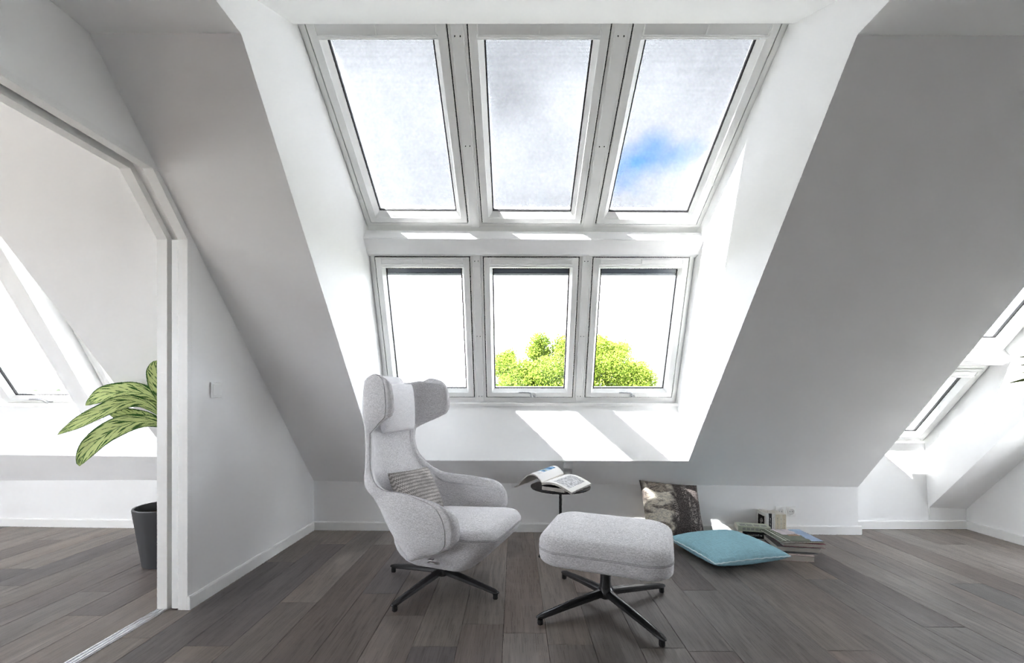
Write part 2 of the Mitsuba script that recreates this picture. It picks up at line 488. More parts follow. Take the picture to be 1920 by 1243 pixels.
# ---- the lining of the big dormer
dl = thing('wall_dormer', 'white plastered lining of the big dormer around six windows', kind='structure')
for side, x in ((0, XL), (1, XR)):
    q = lambda n: dp(n, x)
    u, l = q('ubot') - q('utop'), q('lbot') - q('ltop')
    nu, nl = np.array([0, -u[2], u[1]]) / np.linalg.norm(u), np.array([0, -l[2], l[1]]) / np.linalg.norm(l)      # outwards
    pts = [q('pbot'), kink(x), [x, RCY[side], ceil_z(x)], q('utop'), q('utop') + .13 * nu - .06 * u, q('ubot') + .13 * nu, q('ltop') + .13 * nl, q('lbot') + .13 * nl, q('lbot') + [0, .13, -.1], q('ptop') + [0, .03, -.03]]
    add(dl + '__side_panel', poly3(pts), PAINT)
add(dl + '__top_panel', poly3([[XL, RCY[0], ceil_z(XL)], [XR, RCY[1], ceil_z(XR)], dp('utop', XR), dp('utop', XL)]), PAINT)
ucl = lambda x: dp('utop', x) + np.array([0, .07, .12])
add(dl + '__top_panel', poly3([dp('utop', XL), dp('utop', XR), ucl(XR), ucl(XL)]), PAINT)
add(dl + '__apron_panel', poly3([dp('pbot', XL), dp('pbot', XR), dp('ptop', XR), dp('ptop', XL)]), PAINT)
def beam_prof(x):
    return [dp('ubot', x) + [0, 0.0, 0.0], dp('nose', x) + [0, 0.003, 0.004], dp('nose', x) + [0, 0.002, -0.004], dp('lip', x), dp('lip', x) + [0, 0.16, 0.0], dp('ubot', x) + [0, 0.10, 0.0]]
add(dl + '__beam', prism(beam_prof(XL), beam_prof(XR)), PAINT)
def ledge_prof(x):
    a = dp('ptop', x)
    return [a + [0, 0.05, 0.022], a + [0, -0.022, 0.016], a + [0, -0.026, 0.012], a + [0, -0.024, -0.006], a + [0, 0.05, -0.004]]
add(dl + '__window_ledge', prism(ledge_prof(XL), ledge_prof(XR)), LACQ)


# ------------------------------------------------------------------ windows
class Face:
    """a window plane: bilinear between four corners, inward normal; (a, b, c) = metres across, down, into the room"""
    def __init__(s, TL, TR, BL, BR):
        s.c = [np.asarray(q, float) for q in (TL, TR, BL, BR)]
        s.W = np.linalg.norm(s.c[1] - s.c[0]); s.L = np.linalg.norm(s.c[2] - s.c[0])
        n = np.cross(s.c[2] - s.c[0], s.c[1] - s.c[0]); s.n = n / np.linalg.norm(n)
        if s.n[1] > 0: s.n = -s.n

    def __call__(s, V):
        V = np.asarray(V, float); a, b = V[:, 0:1] / s.W, V[:, 1:2] / s.L
        TL, TR, BL, BR = s.c
        return TL * (1 - a) * (1 - b) + TR * a * (1 - b) + BL * (1 - a) * b + BR * a * b + V[:, 2:3] * s.n

    def mesh(s, m):
        return trimesh.Trimesh(s(m.vertices), m.faces, process=False)


def ring(rect, loops, closed=True):
    """rect (a0, a1, b0, b1); loops of (left, right, top, bottom insets, c)"""
    a0, a1, b0, b1 = rect; V = []
    for l, r, t, b, c in loops:
        V += [[a0 + l, b0 + t, c], [a1 - r, b0 + t, c], [a1 - r, b1 - b, c], [a0 + l, b1 - b, c]]
    n = len(loops); f = []
    for i in range(n if closed else n - 1):
        j = (i + 1) % n
        for k in range(4):
            k2 = (k + 1) % 4
            f.append([i * 4 + k, i * 4 + k2, j * 4 + k2, j * 4 + k])
    return quads(V, f)


def handle_mesh(a, b):
    pts = np.array([[a + .035, b, .0], [a + .035, b, .02], [a + .033, b - .006, .030], [a + .022, b - .028, .036], [a + .008, b - .038, .038], [a - .02, b - .040, .038], [a - .06, b - .040, .038], [a - .068, b - .040, .038]])
    s = np.linspace(0, 1, len(pts)); q = CubicSpline(s, pts)(np.linspace(0, 1, 26))
    base = cbox([a + .015, b - .010, 0.0], [a + .060, b + .010, .012], .004)
    return cat([tube(q, 0.0065, 8), base])


def make_window(n, face, rect, ins, label, flap=True, handle=False, casing=0.0, net=None, thread=.00090, frame_w=(.032, .032, .03, .034)):
    """rect = sash rectangle in the face; ins = flat insets and glass insets (l, r, t, b)"""
    w = thing(f'window_{n}', label, kind='structure')
    (l1, r1, t1, b1), (l2, r2, t2, b2) = ins
    a0, a1, b0, b1_ = rect
    g = 0.007
    fr = (a0 - g - frame_w[0], a1 + g + frame_w[1], b0 - g - frame_w[2], b1_ + g + frame_w[3])
    fl_, frr, ft, fb = frame_w
    add(w + '__frame', face.mesh(ring(fr, [(0, 0, 0, 0, -.10), (0, 0, 0, 0, -.016), (.012, .012, .010, .012, -.016), (.013, .013, .011, .013, -.008), (fl_, frr, ft, fb, -.008), (fl_, frr, ft, fb, -.10)])), LACQ)
    add(w + '__seal', face.mesh(ring((a0 - g, a1 + g, b0 - g, b1_ + g), [(0, 0, 0, 0, -.020), (g, g, g, g, -.020), (g, g, g, g, -.09), (0, 0, 0, 0, -.09)])), RUBBER)
    s = .003
    add(w + '__sash', face.mesh(ring(rect, [(0, 0, 0, 0, -.085), (0, 0, 0, 0, -s), (s, s, s, s, 0), (l1, r1, t1, b1, 0), (l1 + .003, r1 + .003, t1 + .003, b1 + .004, -.007), (l2, r2, t2, b2, -.036), (l2, r2, t2, b2, -.085)])), LACQ)
    k = .007
    add(w + '__gasket', face.mesh(ring(rect, [(l2 - .001, r2 - .001, t2 - .001, b2 - .001, -.0385), (l2 + k, r2 + k, t2 + k * .6, b2 + k * .6, -.0385), (l2 + k, r2 + k, t2 + k * .6, b2 + k * .6, -.055), (l2 - .001, r2 - .001, t2 - .001, b2 - .001, -.055)])), RUBBER)
    p0 = [[a0 + l2, b0 + t2, -.045], [a1 - r2, b0 + t2, -.045], [a1 - r2, b1_ - b2, -.045], [a0 + l2, b1_ - b2, -.045]]
    add(w + '__pane', face.mesh(quads(p0, [[0, 1, 2, 3]])), GLASS)
    if flap:
        m = [cbox([a0 + .045, b0 + .012, 0.004], [a1 - .045, b0 + t1 - .020, .016], .004), cbox([a0 + .040, b0 + t1 - .024, .004], [a1 - .040, b0 + t1 - .014, .026], .003)]
        for q in (a0 + .045, (a0 + a1) / 2, a1 - .049): m.append(cbox([q, b0 + .006, .012], [q + .006, b0 + t1 - .012, .024], .002))
        add(w + '__ventilation_flap', face.mesh(cat(m)), LACQ)
        add(w + '__plate', face.mesh(cbox([a1 - .075, b0 + t1 - .008, .0], [a1 - .048, b0 + t1 - .002, .0015], .0005)), ALU)
    if handle:
        add(w + '__handle', face.mesh(handle_mesh((a0 + a1) / 2 - 0.01, b1_ - .012)), HANDLE)
    if casing:
        add(w + '__blind_casing', face.mesh(cat([cbox([a0 + l2 - .01, b0 + t2 - .02, -.10], [a1 - r2 + .01, b0 + t2 + casing - .016, -.065], .006)])), BLIND)
        add(w + '__blind_bar', face.mesh(cbox([a0 + l2, b0 + t2 + casing - .016, -.095], [a1 - r2, b0 + t2 + casing, -.063], .003)), mat('bar', princ((0.35, 0.38, 0.42), 0.35)) if 'mat_bar' not in scene else 'mat_bar')
    if net:
        m = []; b = b0 + t2 - .01; rr = np.random.default_rng(n)
        V, f = [], []
        while b < b1_ - b2 + .06:
            h = thread
            i = len(V)
            V += [[a0 + l2 - .01, b, -.10], [a1 - r2 + .01, b, -.10], [a1 - r2 + .01, b + h, -.10], [a0 + l2 - .01, b + h, -.10]]
            f += [[i, i + 1, i + 2, i + 3]]
            b += .00118 + .00005 * rr.random()
        key = add(w + '__awning_net', face.mesh(quads(V, f)), NET)
        tag(key, label='fine horizontal threads of a drawn awning net', kind='stuff')
        add(w + '__awning_box', face.mesh(cbox([a0 - .02, b0 - .06, -.10 - net], [a1 + .02, b0 + t2 - .004, -.092], .01)), BLIND)
    return w


UF = Face(dp('utop', XL), dp('utop', XR), dp('ubot', XL), dp('ubot', XR))
_n, _s = UF.n, (UF.c[2] - UF.c[0]) / UF.L
UF = Face(UF.c[0] - .03 * _n + .010 * _s, UF.c[1] - .03 * _n + .010 * _s, UF.c[2] - .03 * _n + .078 * _s, UF.c[3] - .03 * _n + .078 * _s)
LF = Face(dp('ltop', XL), dp('ltop', XR), dp('lbot', XL), dp('lbot', XR))
SASH = [(.042, .708), (.812, 1.478), (1.585, 2.252)]
UI = ((.042, .042, .088, .037), (.070, .070, .098, .068))
LI = ((.040, .040, .066, .036), (.058, .058, .076, .060))
pos = ['left', 'middle', 'right']
for i, (a, b) in enumerate(SASH):
    make_window(i + 1, UF, (a, b, -.028, 1.083), UI, f'{pos[i]} one of the three upper roof windows, white frame, clouds behind', net=.16, frame_w=(.034, .034, .03, .034))
LS = [(.047, .712), (.815, 1.480), (1.584, 2.243)]
for i, (a, b) in enumerate(LS):
    make_window(i + 4, LF, (a, b, .015, 1.068), LI, ['left lower window behind the wing chair, white sky', 'middle lower window with the tree filling its lower third', 'right lower window with the tree at its lower left'][i],
                handle=i > 0, casing=.052, frame_w=(.030, .030, .012, .028))


def strip(n, face, a0, a1, b0, b1, bs, label, c=(-.02, .004)):
    k = thing(f'trim_{n}', label, kind='structure')
    add(k + '__cover_strip', face.mesh(cbox([a0, b0, c[0]], [a1, b1, c[1]], .002)), LACQ)
    for b in bs:
        for a in (a0 + (a1 - a0) * .28, a0 + (a1 - a0) * .72):
            s = trimesh.creation.cylinder(.0035, .003, sections=8); s.apply_translation([a, b, c[1] + .001])
            add(k + '__screw', face.mesh(s), DARK)


strip(1, UF, .730, .790, -.02, 1.12, (.045, .56), 'white cover strip between the left and middle upper windows')
strip(2, UF, 1.500, 1.563, -.02, 1.12, (.045, .56), 'white cover strip between the middle and right upper windows')
strip(3, LF, .738, .790, .0, 1.105, (.04, .58, 1.06), 'white cover strip between the left and middle lower windows')
strip(4, LF, 1.506, 1.558, .0, 1.105, (.04, .58, 1.06), 'white cover strip between the middle and right lower windows')
# fillets between frames, linings and masonry
def backing(face, a0, a1, b0, b1, c=-.03): return face.mesh(quads([[a0, b0, c], [a1, b0, c], [a1, b1, c], [a0, b1, c]], [[0, 1, 2, 3]]))
fill = [backing(f, *r) for f in (UF, LF) for r in ((-.05, .012, -.1, f.L + .02), (f.W - .012, f.W + .05, -.1, f.L + .02), (.72, .80, -.1, f.L + .02), (1.49, 1.575, -.1, f.L + .02))]
fill += [backing(LF, -.05, LF.W + .05, -.12, .008), backing(LF, -.05, LF.W + .05, 1.085, LF.L + .05), backing(UF, -.05, UF.W + .05, -.16, -.03), backing(UF, -.05, UF.W + .05, 1.105, UF.L + .05)]
add(dl + '__frame_fillet', cat(fill), PAINT)

# ---- right-hand dormer: two windows in the pitch of the roof
def rp(x, s):      # point of that window plane, s metres up from the sill
    return np.array([x, 3.41 - .645 * s, .672 + .764 * s])
RF = Face(rp(RX0, 2.3), rp(RX1, 2.3), rp(RX0, 0), rp(RX1, 0))
rl = thing('wall_dormer_right', 'white plastered lining of the window recess at the right end', kind='structure')
for x in (RX0, RX1):
    add(rl + '__side_panel', poly3([on_slope(x, knee_y(x) if x == RX0 else 3.372), on_slope(x, RTOP), rp(x, 2.3), rp(x, 2.36) + [0, .10, .08], rp(x, -.04) + [0, .10, .08], [x, 3.48, -.02]] + ([[x, 3.371, -.02]] if x == RX1 else [])), PAINT)
add(rl + '__top_panel', poly3([on_slope(RX0, RTOP), on_slope(RX1, RTOP), rp(RX1, 2.3), rp(RX0, 2.3)]), PAINT)
make_window(7, RF, (.045, RF.W - .045, 1.57, 2.265), LI, 'lower window of the right-hand recess, white frame in the roof pitch', casing=0, net=.05, thread=.00062, flap=True, frame_w=(.03, .03, .03, .03))
make_window(8, RF, (.045, RF.W - .045, .20, 1.395), LI, 'upper window of the right-hand recess, partly out of view', flap=False, net=.05, thread=.00062, frame_w=(.03, .03, .03, .03))
def rb_prof(x):
    return [RF([[x - RX0, 1.415, -.02]])[0], RF([[x - RX0, 1.430, .05]])[0], RF([[x - RX0, 1.450, .062]])[0], RF([[x - RX0, 1.500, .045]])[0], RF([[x - RX0, 1.525, .01]])[0], RF([[x - RX0, 1.53, -.06]])[0], RF([[x - RX0, 1.42, -.06]])[0]]
add(rl + '__beam', prism(rb_prof(RX0), rb_prof(RX1)), PAINT)
add(rl + '__frame_fillet', cat([backing(RF, -.03, .02, 0, 2.32), backing(RF, RF.W - .02, RF.W + .03, 0, 2.32), backing(RF, 0, RF.W, -.03, .18), backing(RF, 0, RF.W, 2.29, 2.33), backing(RF, 0, RF.W, 1.42, 1.54)]), PAINT)

# ---- dormer of the room beyond: two windows and the casing between them
def lp(x, s): return np.array([x, 3.45 - .5026 * s, .977 + .8645 * s])
LLEN = 1.30
XF = Face(lp(LX0, LLEN), lp(LX1, LLEN), lp(LX0, 0), lp(LX1, 0))
ll = thing('wall_dormer_adjoining', 'white lining of the dormer in the room beyond the opening', kind='structure')
for x in (LX0, LX1):
    add(ll + '__side_panel', poly3([on_slope(x, LB(x)), on_slope(x, LTOP), lp(x, LLEN), lp(x, LLEN + .05) + [0, .11, .06], lp(x, -.04) + [0, .11, .06], lp(x, 0)]), PAINT)
add(ll + '__top_panel', poly3([on_slope(LX0, LTOP), on_slope(LX1, LTOP), lp(LX1, LLEN), lp(LX0, LLEN)]), PAINT)
add(ll + '__apron_panel', poly3([on_slope(LX0, LB(LX0)), on_slope(LX1, LB(LX1)), lp(LX1, -.01), lp(LX0, -.01)]), PAINT)
LI2 = ((.040, .040, .066, .026), (.060, .060, .076, .046))
make_window(9, XF, (.128, .79, .05, LLEN - .022), LI2, 'window of the adjoining room with a pale landscape behind', handle=True, net=.05, thread=.00055, frame_w=(.03, .03, .03, .022))
make_window(10, XF, (1.00, 1.60, .05, LLEN - .022), LI2, 'window of the adjoining room nearest the partition', net=.05, thread=.00055, frame_w=(.03, .03, .03, .022))
pc = cbox([.820, -.02, -.06], [.955, LLEN + .16, .13], .003)
add(ll + '__casing', XF.mesh(pc), PAINT)
add(ll + '__frame_fillet', cat([backing(XF, -.03, .10, -.03, LLEN + .03), backing(XF, .955, .97, -.03, LLEN + .03), backing(XF, 1.625, 1.68, -.03, LLEN + .03), backing(XF, -.03, 1.68, -.03, .03), backing(XF, -.03, 1.68, LLEN - .012, LLEN + .02)]), PAINT)

# ---- partition wall with the opening, and the frame of the sliding door
YJ, YK, ZJ, ZK, YO = 2.090, 1.894, 1.815, 2.060, 0.30
def wp(y, z, d=0.0): return [wall_x(y) - d, y, z]
def wall_face(d, yj=YJ):
    kz = lambda y: slope_z(wall_x(y) - d, y)
    yc = kink_y(-1.6)
    return [wp(3.345, 0, d), wp(3.345, .383, d), wp(yc, ceil_z(-1.6), d), wp(-.95, ceil_z(-1.6), d), wp(-2.6, .42, d), wp(-2.6, 0, d), wp(YO, 0, d), wp(YO, ZK, d), wp(YK, ZK, d), wp(YJ, ZJ, d), wp(YJ, 0, d)]
wl = thing('wall_left', 'white partition wall with a clipped doorway at the left', kind='structure')
add(wl + '__room_face', poly3(wall_face(0)), PAINT)
add(wl + '__far_face', poly3(wall_face(WT)), PAINT)
dr1 = thing('door_1', 'white lined pocket doorway with clipped corner to the adjoining room', kind='structure')
def lining(d0, d1, inset=0.0, y0=YO):
    """a board lining the opening between wall depths d0 and d1, set back by inset"""
    path = [(YO, ZK + inset), (YK + inset * .5, ZK + inset), (YJ + inset, ZJ + inset * .4), (YJ + inset, 0.0)]
    t = .03
    out = [(YO, ZK + inset + t), (YK + inset * .5 + t * .5, ZK + inset + t), (YJ + inset + t, ZJ + inset * .4 + t * .4), (YJ + inset + t, 0.0)]
    A = [wp(y, z, d0) for y, z in path]; B = [wp(y, z, d1) for y, z in path]
    C = [wp(y, z, d0) for y, z in out]; D = [wp(y, z, d1) for y, z in out]
    V = A + B + C + D; f = []
    for k in range(3):
        f += [[k, k + 1, 5 + k, 4 + k], [8 + k, 9 + k, 13 + k, 12 + k], [k, k + 1, 9 + k, 8 + k], [4 + k, 5 + k, 13 + k, 12 + k]]
    f += [[3, 7, 15, 11], [0, 4, 12, 8]]
    return quads(V, f)
add(dr1 + '__jamb_board', lining(0, .046), LACQ)
add(dr1 + '__jamb_board', lining(.100, WT), LACQ)
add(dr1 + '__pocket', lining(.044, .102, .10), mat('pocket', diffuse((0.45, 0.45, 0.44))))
add(dr1 + '__stop_strip', cat([slab([wp(YJ + .004, 0.006, .046), wp(YJ + .004, 0.006, .080), wp(YJ + .004, ZJ, .080), wp(YJ + .004, ZJ, .046)], [0, .03, 0]),
                               slab([wp(YJ + .03, 0.0, .088), wp(YJ + .03, 0.0, .100), wp(YJ + .03, ZJ, .100), wp(YJ + .03, ZJ, .088)], [0, .03, 0])]), LACQ)
trk = []
for d, wdt, zz in ((.056, .006, .03), (.068, .008, .05), (.084, .006, .03)):
    trk.append(slab([wp(YO, ZK + zz, d), wp(YO, ZK + zz, d + wdt), wp(YK, ZK + zz, d + wdt), wp(YK, ZK + zz, d)], [0, 0, .04]))
add(dr1 + '__head_track', cat(trk), ALU)
add(dr1 + '__track_channel', slab([wp(YO, ZK + .09, .046), wp(YO, ZK + .09, .100), wp(YK + .05, ZK + .09, .100), wp(YK + .05, ZK + .09, .046)], [0, 0, .01]), DARK)
rail = [slab([wp(YO, .0, .100), wp(YJ + .1, 0, .100), wp(YJ + .1, 0, .152), wp(YO, 0, .152)], [0, 0, .003])]
for d in (.104, .122, .142):
    rail.append(slab([wp(YO, .002, d), wp(YJ + .1, .002, d), wp(YJ + .1, .002, d + .006), wp(YO, .002, d + .006)], [0, 0, .006]))
add(dr1 + '__floor_rail', cat(rail), ALU)

# ---- baseboards
def base(n, p0, p1, inward, h=.066, t=.012, label='', z0=0.0):
    p0, p1, w = np.array([*p0, 0.0]), np.array([*p1, 0.0]), np.array([*inward, 0.0]); w /= np.linalg.norm(w); z = np.array([0, 0, 1.0])
    prof = [(0, z0), (t, z0), (t, h - .008), (t - .005, h), (0, h)]
    add(n, prism([p0 + w * a + z * b for a, b in prof], [p1 + w * a + z * b for a, b in prof]), LACQ, label=label, **st)
base('baseboard_left', (wall_x(YJ + .0) + .000, YJ + .0), (-1.577, 3.347), (1, -.02), label='white baseboard along the left partition')
base('baseboard_back', (-1.577, 3.347), (RX0 + .02, knee_y(RX0)), (0, -1), label='white baseboard under the long knee wall')
base('baseboard_recess', (RX0, 3.372), (WR, 3.372), (0, -1), label='white baseboard of the right-hand recess')
base('baseboard_right', (WR, GR[1] + .05), (WR, 3.372), (-1, 0), label='white baseboard along the right wall')
base('baseboard_adjoining', (-6.0, knee_l(-6.0)), (-1.76, knee_l(-1.76)), (0, -1), label='white baseboard in the adjoining room')
base('baseboard_partition', (wall_x(YJ) - WT, YJ + .02), (wall_x(3.3) - WT, 3.33), (-1, 0), label='white baseboard on the far side of the partition')

# ------------------------------------------------------------------ soft shapes
def cushion(w, h, t, seed, n=34, pinch=.075, pw=.42, wr=.004):
    g = np.linspace(-1, 1, n); g = np.sign(g) * (1 - (1 - np.abs(g)) ** 1.6); U, V = np.meshgrid(g, g)
    prof = ((1 - U ** 2) * (1 - V ** 2)).clip(0) ** pw
    X = w / 2 * U * (1 - pinch * (1 - V ** 2)); Y = h / 2 * V * (1 - pinch * (1 - U ** 2))
    P = np.stack([X, Y, np.zeros_like(X)], -1)
    wz = wr * (meshkit.fbm(np.stack([X * 14, Y * 14, X * 0 + seed], -1), 3, seed) - .5) * 2
    top, bot = P.copy(), P.copy()
    top[..., 2] = t / 2 * prof + wz * prof; bot[..., 2] = -t / 2 * prof - wz * prof * .6
    V1 = np.vstack([top.reshape(-1, 3), bot.reshape(-1, 3)]); f = grid_faces(n, n)
    f = np.vstack([f, f[:, ::-1] + n * n])
    uv = np.stack([U * .5 + .5, V * .5 + .5], -1).reshape(-1, 2); uv = np.vstack([uv, uv])
    rim = np.array([P[0, j] for j in range(n)] + [P[i, -1] for i in range(1, n)] + [P[-1, j] for j in range(n - 2, -1, -1)] + [P[i, 0] for i in range(n - 2, 0, -1)])
    return trimesh.Trimesh(V1, f, process=False), uv, rim


def rrect(L, W, r, n=10):
    pts = []
    for cx, cy, a0 in ((L / 2 - r, W / 2 - r, 0), (-L / 2 + r, W / 2 - r, 90), (-L / 2 + r, -W / 2 + r, 180), (L / 2 - r, -W / 2 + r, 270)):
        for k in range(n + 1):
            a = math.radians(a0 + 90 * k / n); pts.append([cx + r * math.cos(a), cy + r * math.sin(a)])
    out = []
    pts = np.array(pts)
    for i in range(len(pts)):      # subdivide the straight runs
        a, b = pts[i], pts[(i + 1) % len(pts)]; d = np.linalg.norm(b - a); k = max(1, int(d / .04))
        for j in range(k): out.append(a + (b - a) * j / k)
    return np.array(out)


def pad(L, W, rc, prof, dome=0.0, shape=None):
    """soft slab: prof = [(inset, z), ...] from the bottom to the top rim, closed by a flat bottom and a domed top"""
    base = rrect(L, W, rc); n = len(base); rings = []
    def scaled(ins):
        k = np.array([1 - 2 * ins / L, 1 - 2 * ins / W]); return base * k
    rings.append(np.c_[scaled(prof[0][0]) * .5, np.full(n, prof[0][1])])
    for ins, z in prof: rings.append(np.c_[scaled(ins), np.full(n, z)])
    ins, z = prof[-1]
    for q in (.9, .75, .55, .3, .1): rings.append(np.c_[scaled(ins) * q, np.full(n, z + dome * (1 - q ** 2))])
    V = np.vstack(rings); f = list(grid_faces(len(rings), n, True)); m = len(V)
    V = np.vstack([V, [0, 0, prof[0][1]], [0, 0, z + dome]])
    for j in range(n):
        j2 = (j + 1) % n
        f += [[m, j2, j], [m + 1, (len(rings) - 1) * n + j, (len(rings) - 1) * n + j2]]
    if shape is not None: V = shape(V)
    return trimesh.Trimesh(V, np.array(f), process=False)


def round_prof(z0, z1, r0, r1, mid=0.0, n=6):
    """side profile of a pad with rounded lower and upper edges"""
    p = []
    for k in range(n + 1):
        a = math.pi / 2 * k / n; p.append((r0 * (1 - math.sin(a)), z0 + r0 * (1 - math.cos(a))))
    for k in range(n + 1):
        a = math.pi / 2 * k / n; p.append((r1 * (1 - math.cos(a)), z1 - r1 * (1 - math.sin(a))))
    return p


# ------------------------------------------------------------------ four-star base shared by chair and ottoman
def star_arm(R, ang, z_in=.078, z_out=.030):
    """one tapering cast arm from the hub to its foot"""
    n = 14; s = np.linspace(0, 1, n); rad = .018 + (R - .018) * s
    w = .026 - .009 * s; hgt = .034 - .014 * s
    zc = z_in + (z_out + .004 - z_in) * s ** 1.15
    V = []
    sec = [(-1, -.55), (-.72, -1), (.72, -1), (1, -.55), (.92, .35), (.42, 1), (-.42, 1), (-.92, .35)]
    for k in range(n):
        sc = 1.0 if k < n - 1 else .55
        for a, b in sec: V.append([rad[k], a * w[k] * sc, zc[k] + b * hgt[k] / 2 * sc])
    f = list(grid_faces(n, 8, True)); m = len(V)
    V += [[rad[0], 0, zc[0]], [rad[-1] + .004, 0, zc[-1]]]
    for j in range(8):
        f += [[m, (j + 1) % 8, j], [m + 1, (n - 1) * 8 + j, (n - 1) * 8 + (j + 1) % 8]]
    return place(trimesh.Trimesh(np.array(V), np.array(f), process=False), rotz(ang))


def star_base(key, o, R, angs, column_top, col_r=.024):
    b = key + '__base'
    hub = lathe([(0, .050), (.030, .050), (.042, .058), (.043, .078), (.036, .094), (.030, .104), (.0, .106)], 32, (o[0], o[1], 0))
    add(b, hub, BLACKMETAL, smooth=40)
    for a in angs:
        arm = add(b + '__arm', place(star_arm(R, a), rotz(0, (o[0], o[1], 0))), BLACKMETAL, smooth=38)
    for a in angs:
        c = (o[0] + (R - .018) * math.cos(math.radians(a)), o[1] + (R - .018) * math.sin(math.radians(a)), 0)
        add(b + '__glide', lathe([(0, 0), (.011, 0), (.013, .004), (.013, .024), (0, .028)], 20, c), RUBBER, smooth=40)
    add(b + '__column', lathe([(0, .09), (col_r + .007, .09), (col_r + .002, .112), (col_r, .14), (col_r - .002, column_top), (0, column_top)], 32, (o[0], o[1], 0)), BLACKMETAL, smooth=40)


# ------------------------------------------------------------------ the wing chair
CO = np.array([-.405, 2.387, 0.0]); TH = -20.0
CM = rotz(TH, CO)
chair = thing('wing_chair', 'high-backed grey wool wing chair with headrest, on a black four-star base', 'armchair')
rows = np.array([  # centre p, z | edge p, q, z
    [-0.352, 1.130, -0.247, 0.257, 1.150],
    [-0.360, 1.118, -0.177, 0.273, 1.142],
    [-0.368, 1.100, -0.137, 0.283, 1.118],
    [-0.376, 1.050, -0.118, 0.289, 1.060],
    [-0.382, 0.990, -0.110, 0.290, 0.995],
    [-0.382, 0.955, -0.122, 0.285, 0.955],
    [-0.380, 0.930, -0.182, 0.267, 0.922],
    [-0.376, 0.890, -0.260, 0.226, 0.886],
    [-0.370, 0.845, -0.308, 0.202, 0.850],
    [-0.364, 0.790, -0.316, 0.198, 0.790],
    [-0.355, 0.710, -0.306, 0.210, 0.710],
    [-0.343, 0.640, -0.273, 0.240, 0.635],
    [-0.330, 0.585, -0.195, 0.268, 0.565],
    [-0.316, 0.540, -0.085, 0.262, 0.538],
    [-0.300, 0.500, 0.075, 0.290, 0.527],
    [-0.284, 0.468, 0.192, 0.305, 0.515],
    [-0.272, 0.445, 0.243, 0.312, 0.495],
    [-0.256, 0.420, 0.266, 0.314, 0.455],
    [-0.235, 0.385, 0.272, 0.312, 0.415],
    [-0.205, 0.345, 0.265, 0.308, 0.372],
    [-0.165, 0.300, 0.222, 0.296, 0.338],
    [-0.105, 0.262, 0.110, 0.276, 0.295],
    [-0.030, 0.235, -0.050, 0.245, 0.232]])
NT, NS = 96, 61
tt = np.linspace(0, 1, len(rows)); fine = (1 - np.cos(np.pi * np.linspace(0, 1, NT))) / 2 * .35 + np.linspace(0, 1, NT) * .65
R5 = np.stack([PchipInterpolator(tt, rows[:, k])(fine) for k in range(5)], 1)
ss = np.sin(np.linspace(-1, 1, NS) * np.pi / 2) * .45 + np.linspace(-1, 1, NS) * .55
MID = np.zeros((NT, NS, 3))
for i in range(NT):
    pc_, zc_, pe, qe, ze = R5[i]
    A = np.array([pc_, 0, zc_]); D = np.array([pe, qe, ze])
    bul = .012 + .043 * float(np.clip((.66 - zc_) / .12, 0, 1))
    k1 = .82 - .04 * float(np.clip((.66 - zc_) / .12, 0, 1))
    B = A + np.array([-.005, qe * k1 + .0, 0]); C = np.array([pc_ + (pe - pc_) * .28, qe + bul, zc_ + (ze - zc_) * .35])
    for j, s_ in enumerate(ss):
        u = abs(s_); q = (1 - u) ** 3 * A + 3 * (1 - u) ** 2 * u * B + 3 * (1 - u) * u * u * C + u ** 3 * D
        MID[i, j] = [q[0], q[1] * np.sign(s_) if s_ != 0 else 0, q[2]]
du, dv = np.gradient(MID, axis=0), np.gradient(MID, axis=1)
NRM = np.cross(dv, du); NRM /= np.linalg.norm(NRM, axis=-1, keepdims=True) + 1e-9
if (NRM[NT // 2, NS // 2] @ np.array([1, 0, 0])) < 0: NRM = -NRM      # towards the sitter
arc = np.r_[np.zeros((1, NS)), np.cumsum(np.linalg.norm(np.diff(MID, axis=0), axis=-1), 0)]
arcs = np.concatenate([np.zeros((NT, 1)), np.cumsum(np.linalg.norm(np.diff(MID, axis=1), axis=-1), 1)], 1)
dist = np.minimum(np.minimum(arc, arc[-1] - arc), np.minimum(arcs, arcs[:, -1:] - arcs))
H = (.021 + .008 * np.clip((.66 - R5[:, 1:2]) / .12, 0, 1)) * np.ones((1, NS))
hh = H * np.sqrt(np.clip(1 - (1 - np.clip(dist / H, 0, 1)) ** 2, 0, 1))
inner, outer = MID + NRM * hh[..., None], MID - NRM * hh[..., None]
f0 = grid_faces(NT, NS)
shell = trimesh.Trimesh(np.vstack([inner.reshape(-1, 3), outer.reshape(-1, 3)]), np.vstack([f0, f0[:, ::-1] + NT * NS]), process=False)
shell.merge_vertices()
add(chair + '__shell', place(shell, CM), FABRIC, smooth=True)
# seam along the rim of the shell
j1 = 3; e = [outer[i, j1] for i in range(4, NT - 3)]
for jj in (j1, NS - 1 - j1):
    add(chair + '__seam', place(tube([outer[i, jj] for i in range(3, NT - 3)], .0022, 6), CM), SEAM, smooth=True)
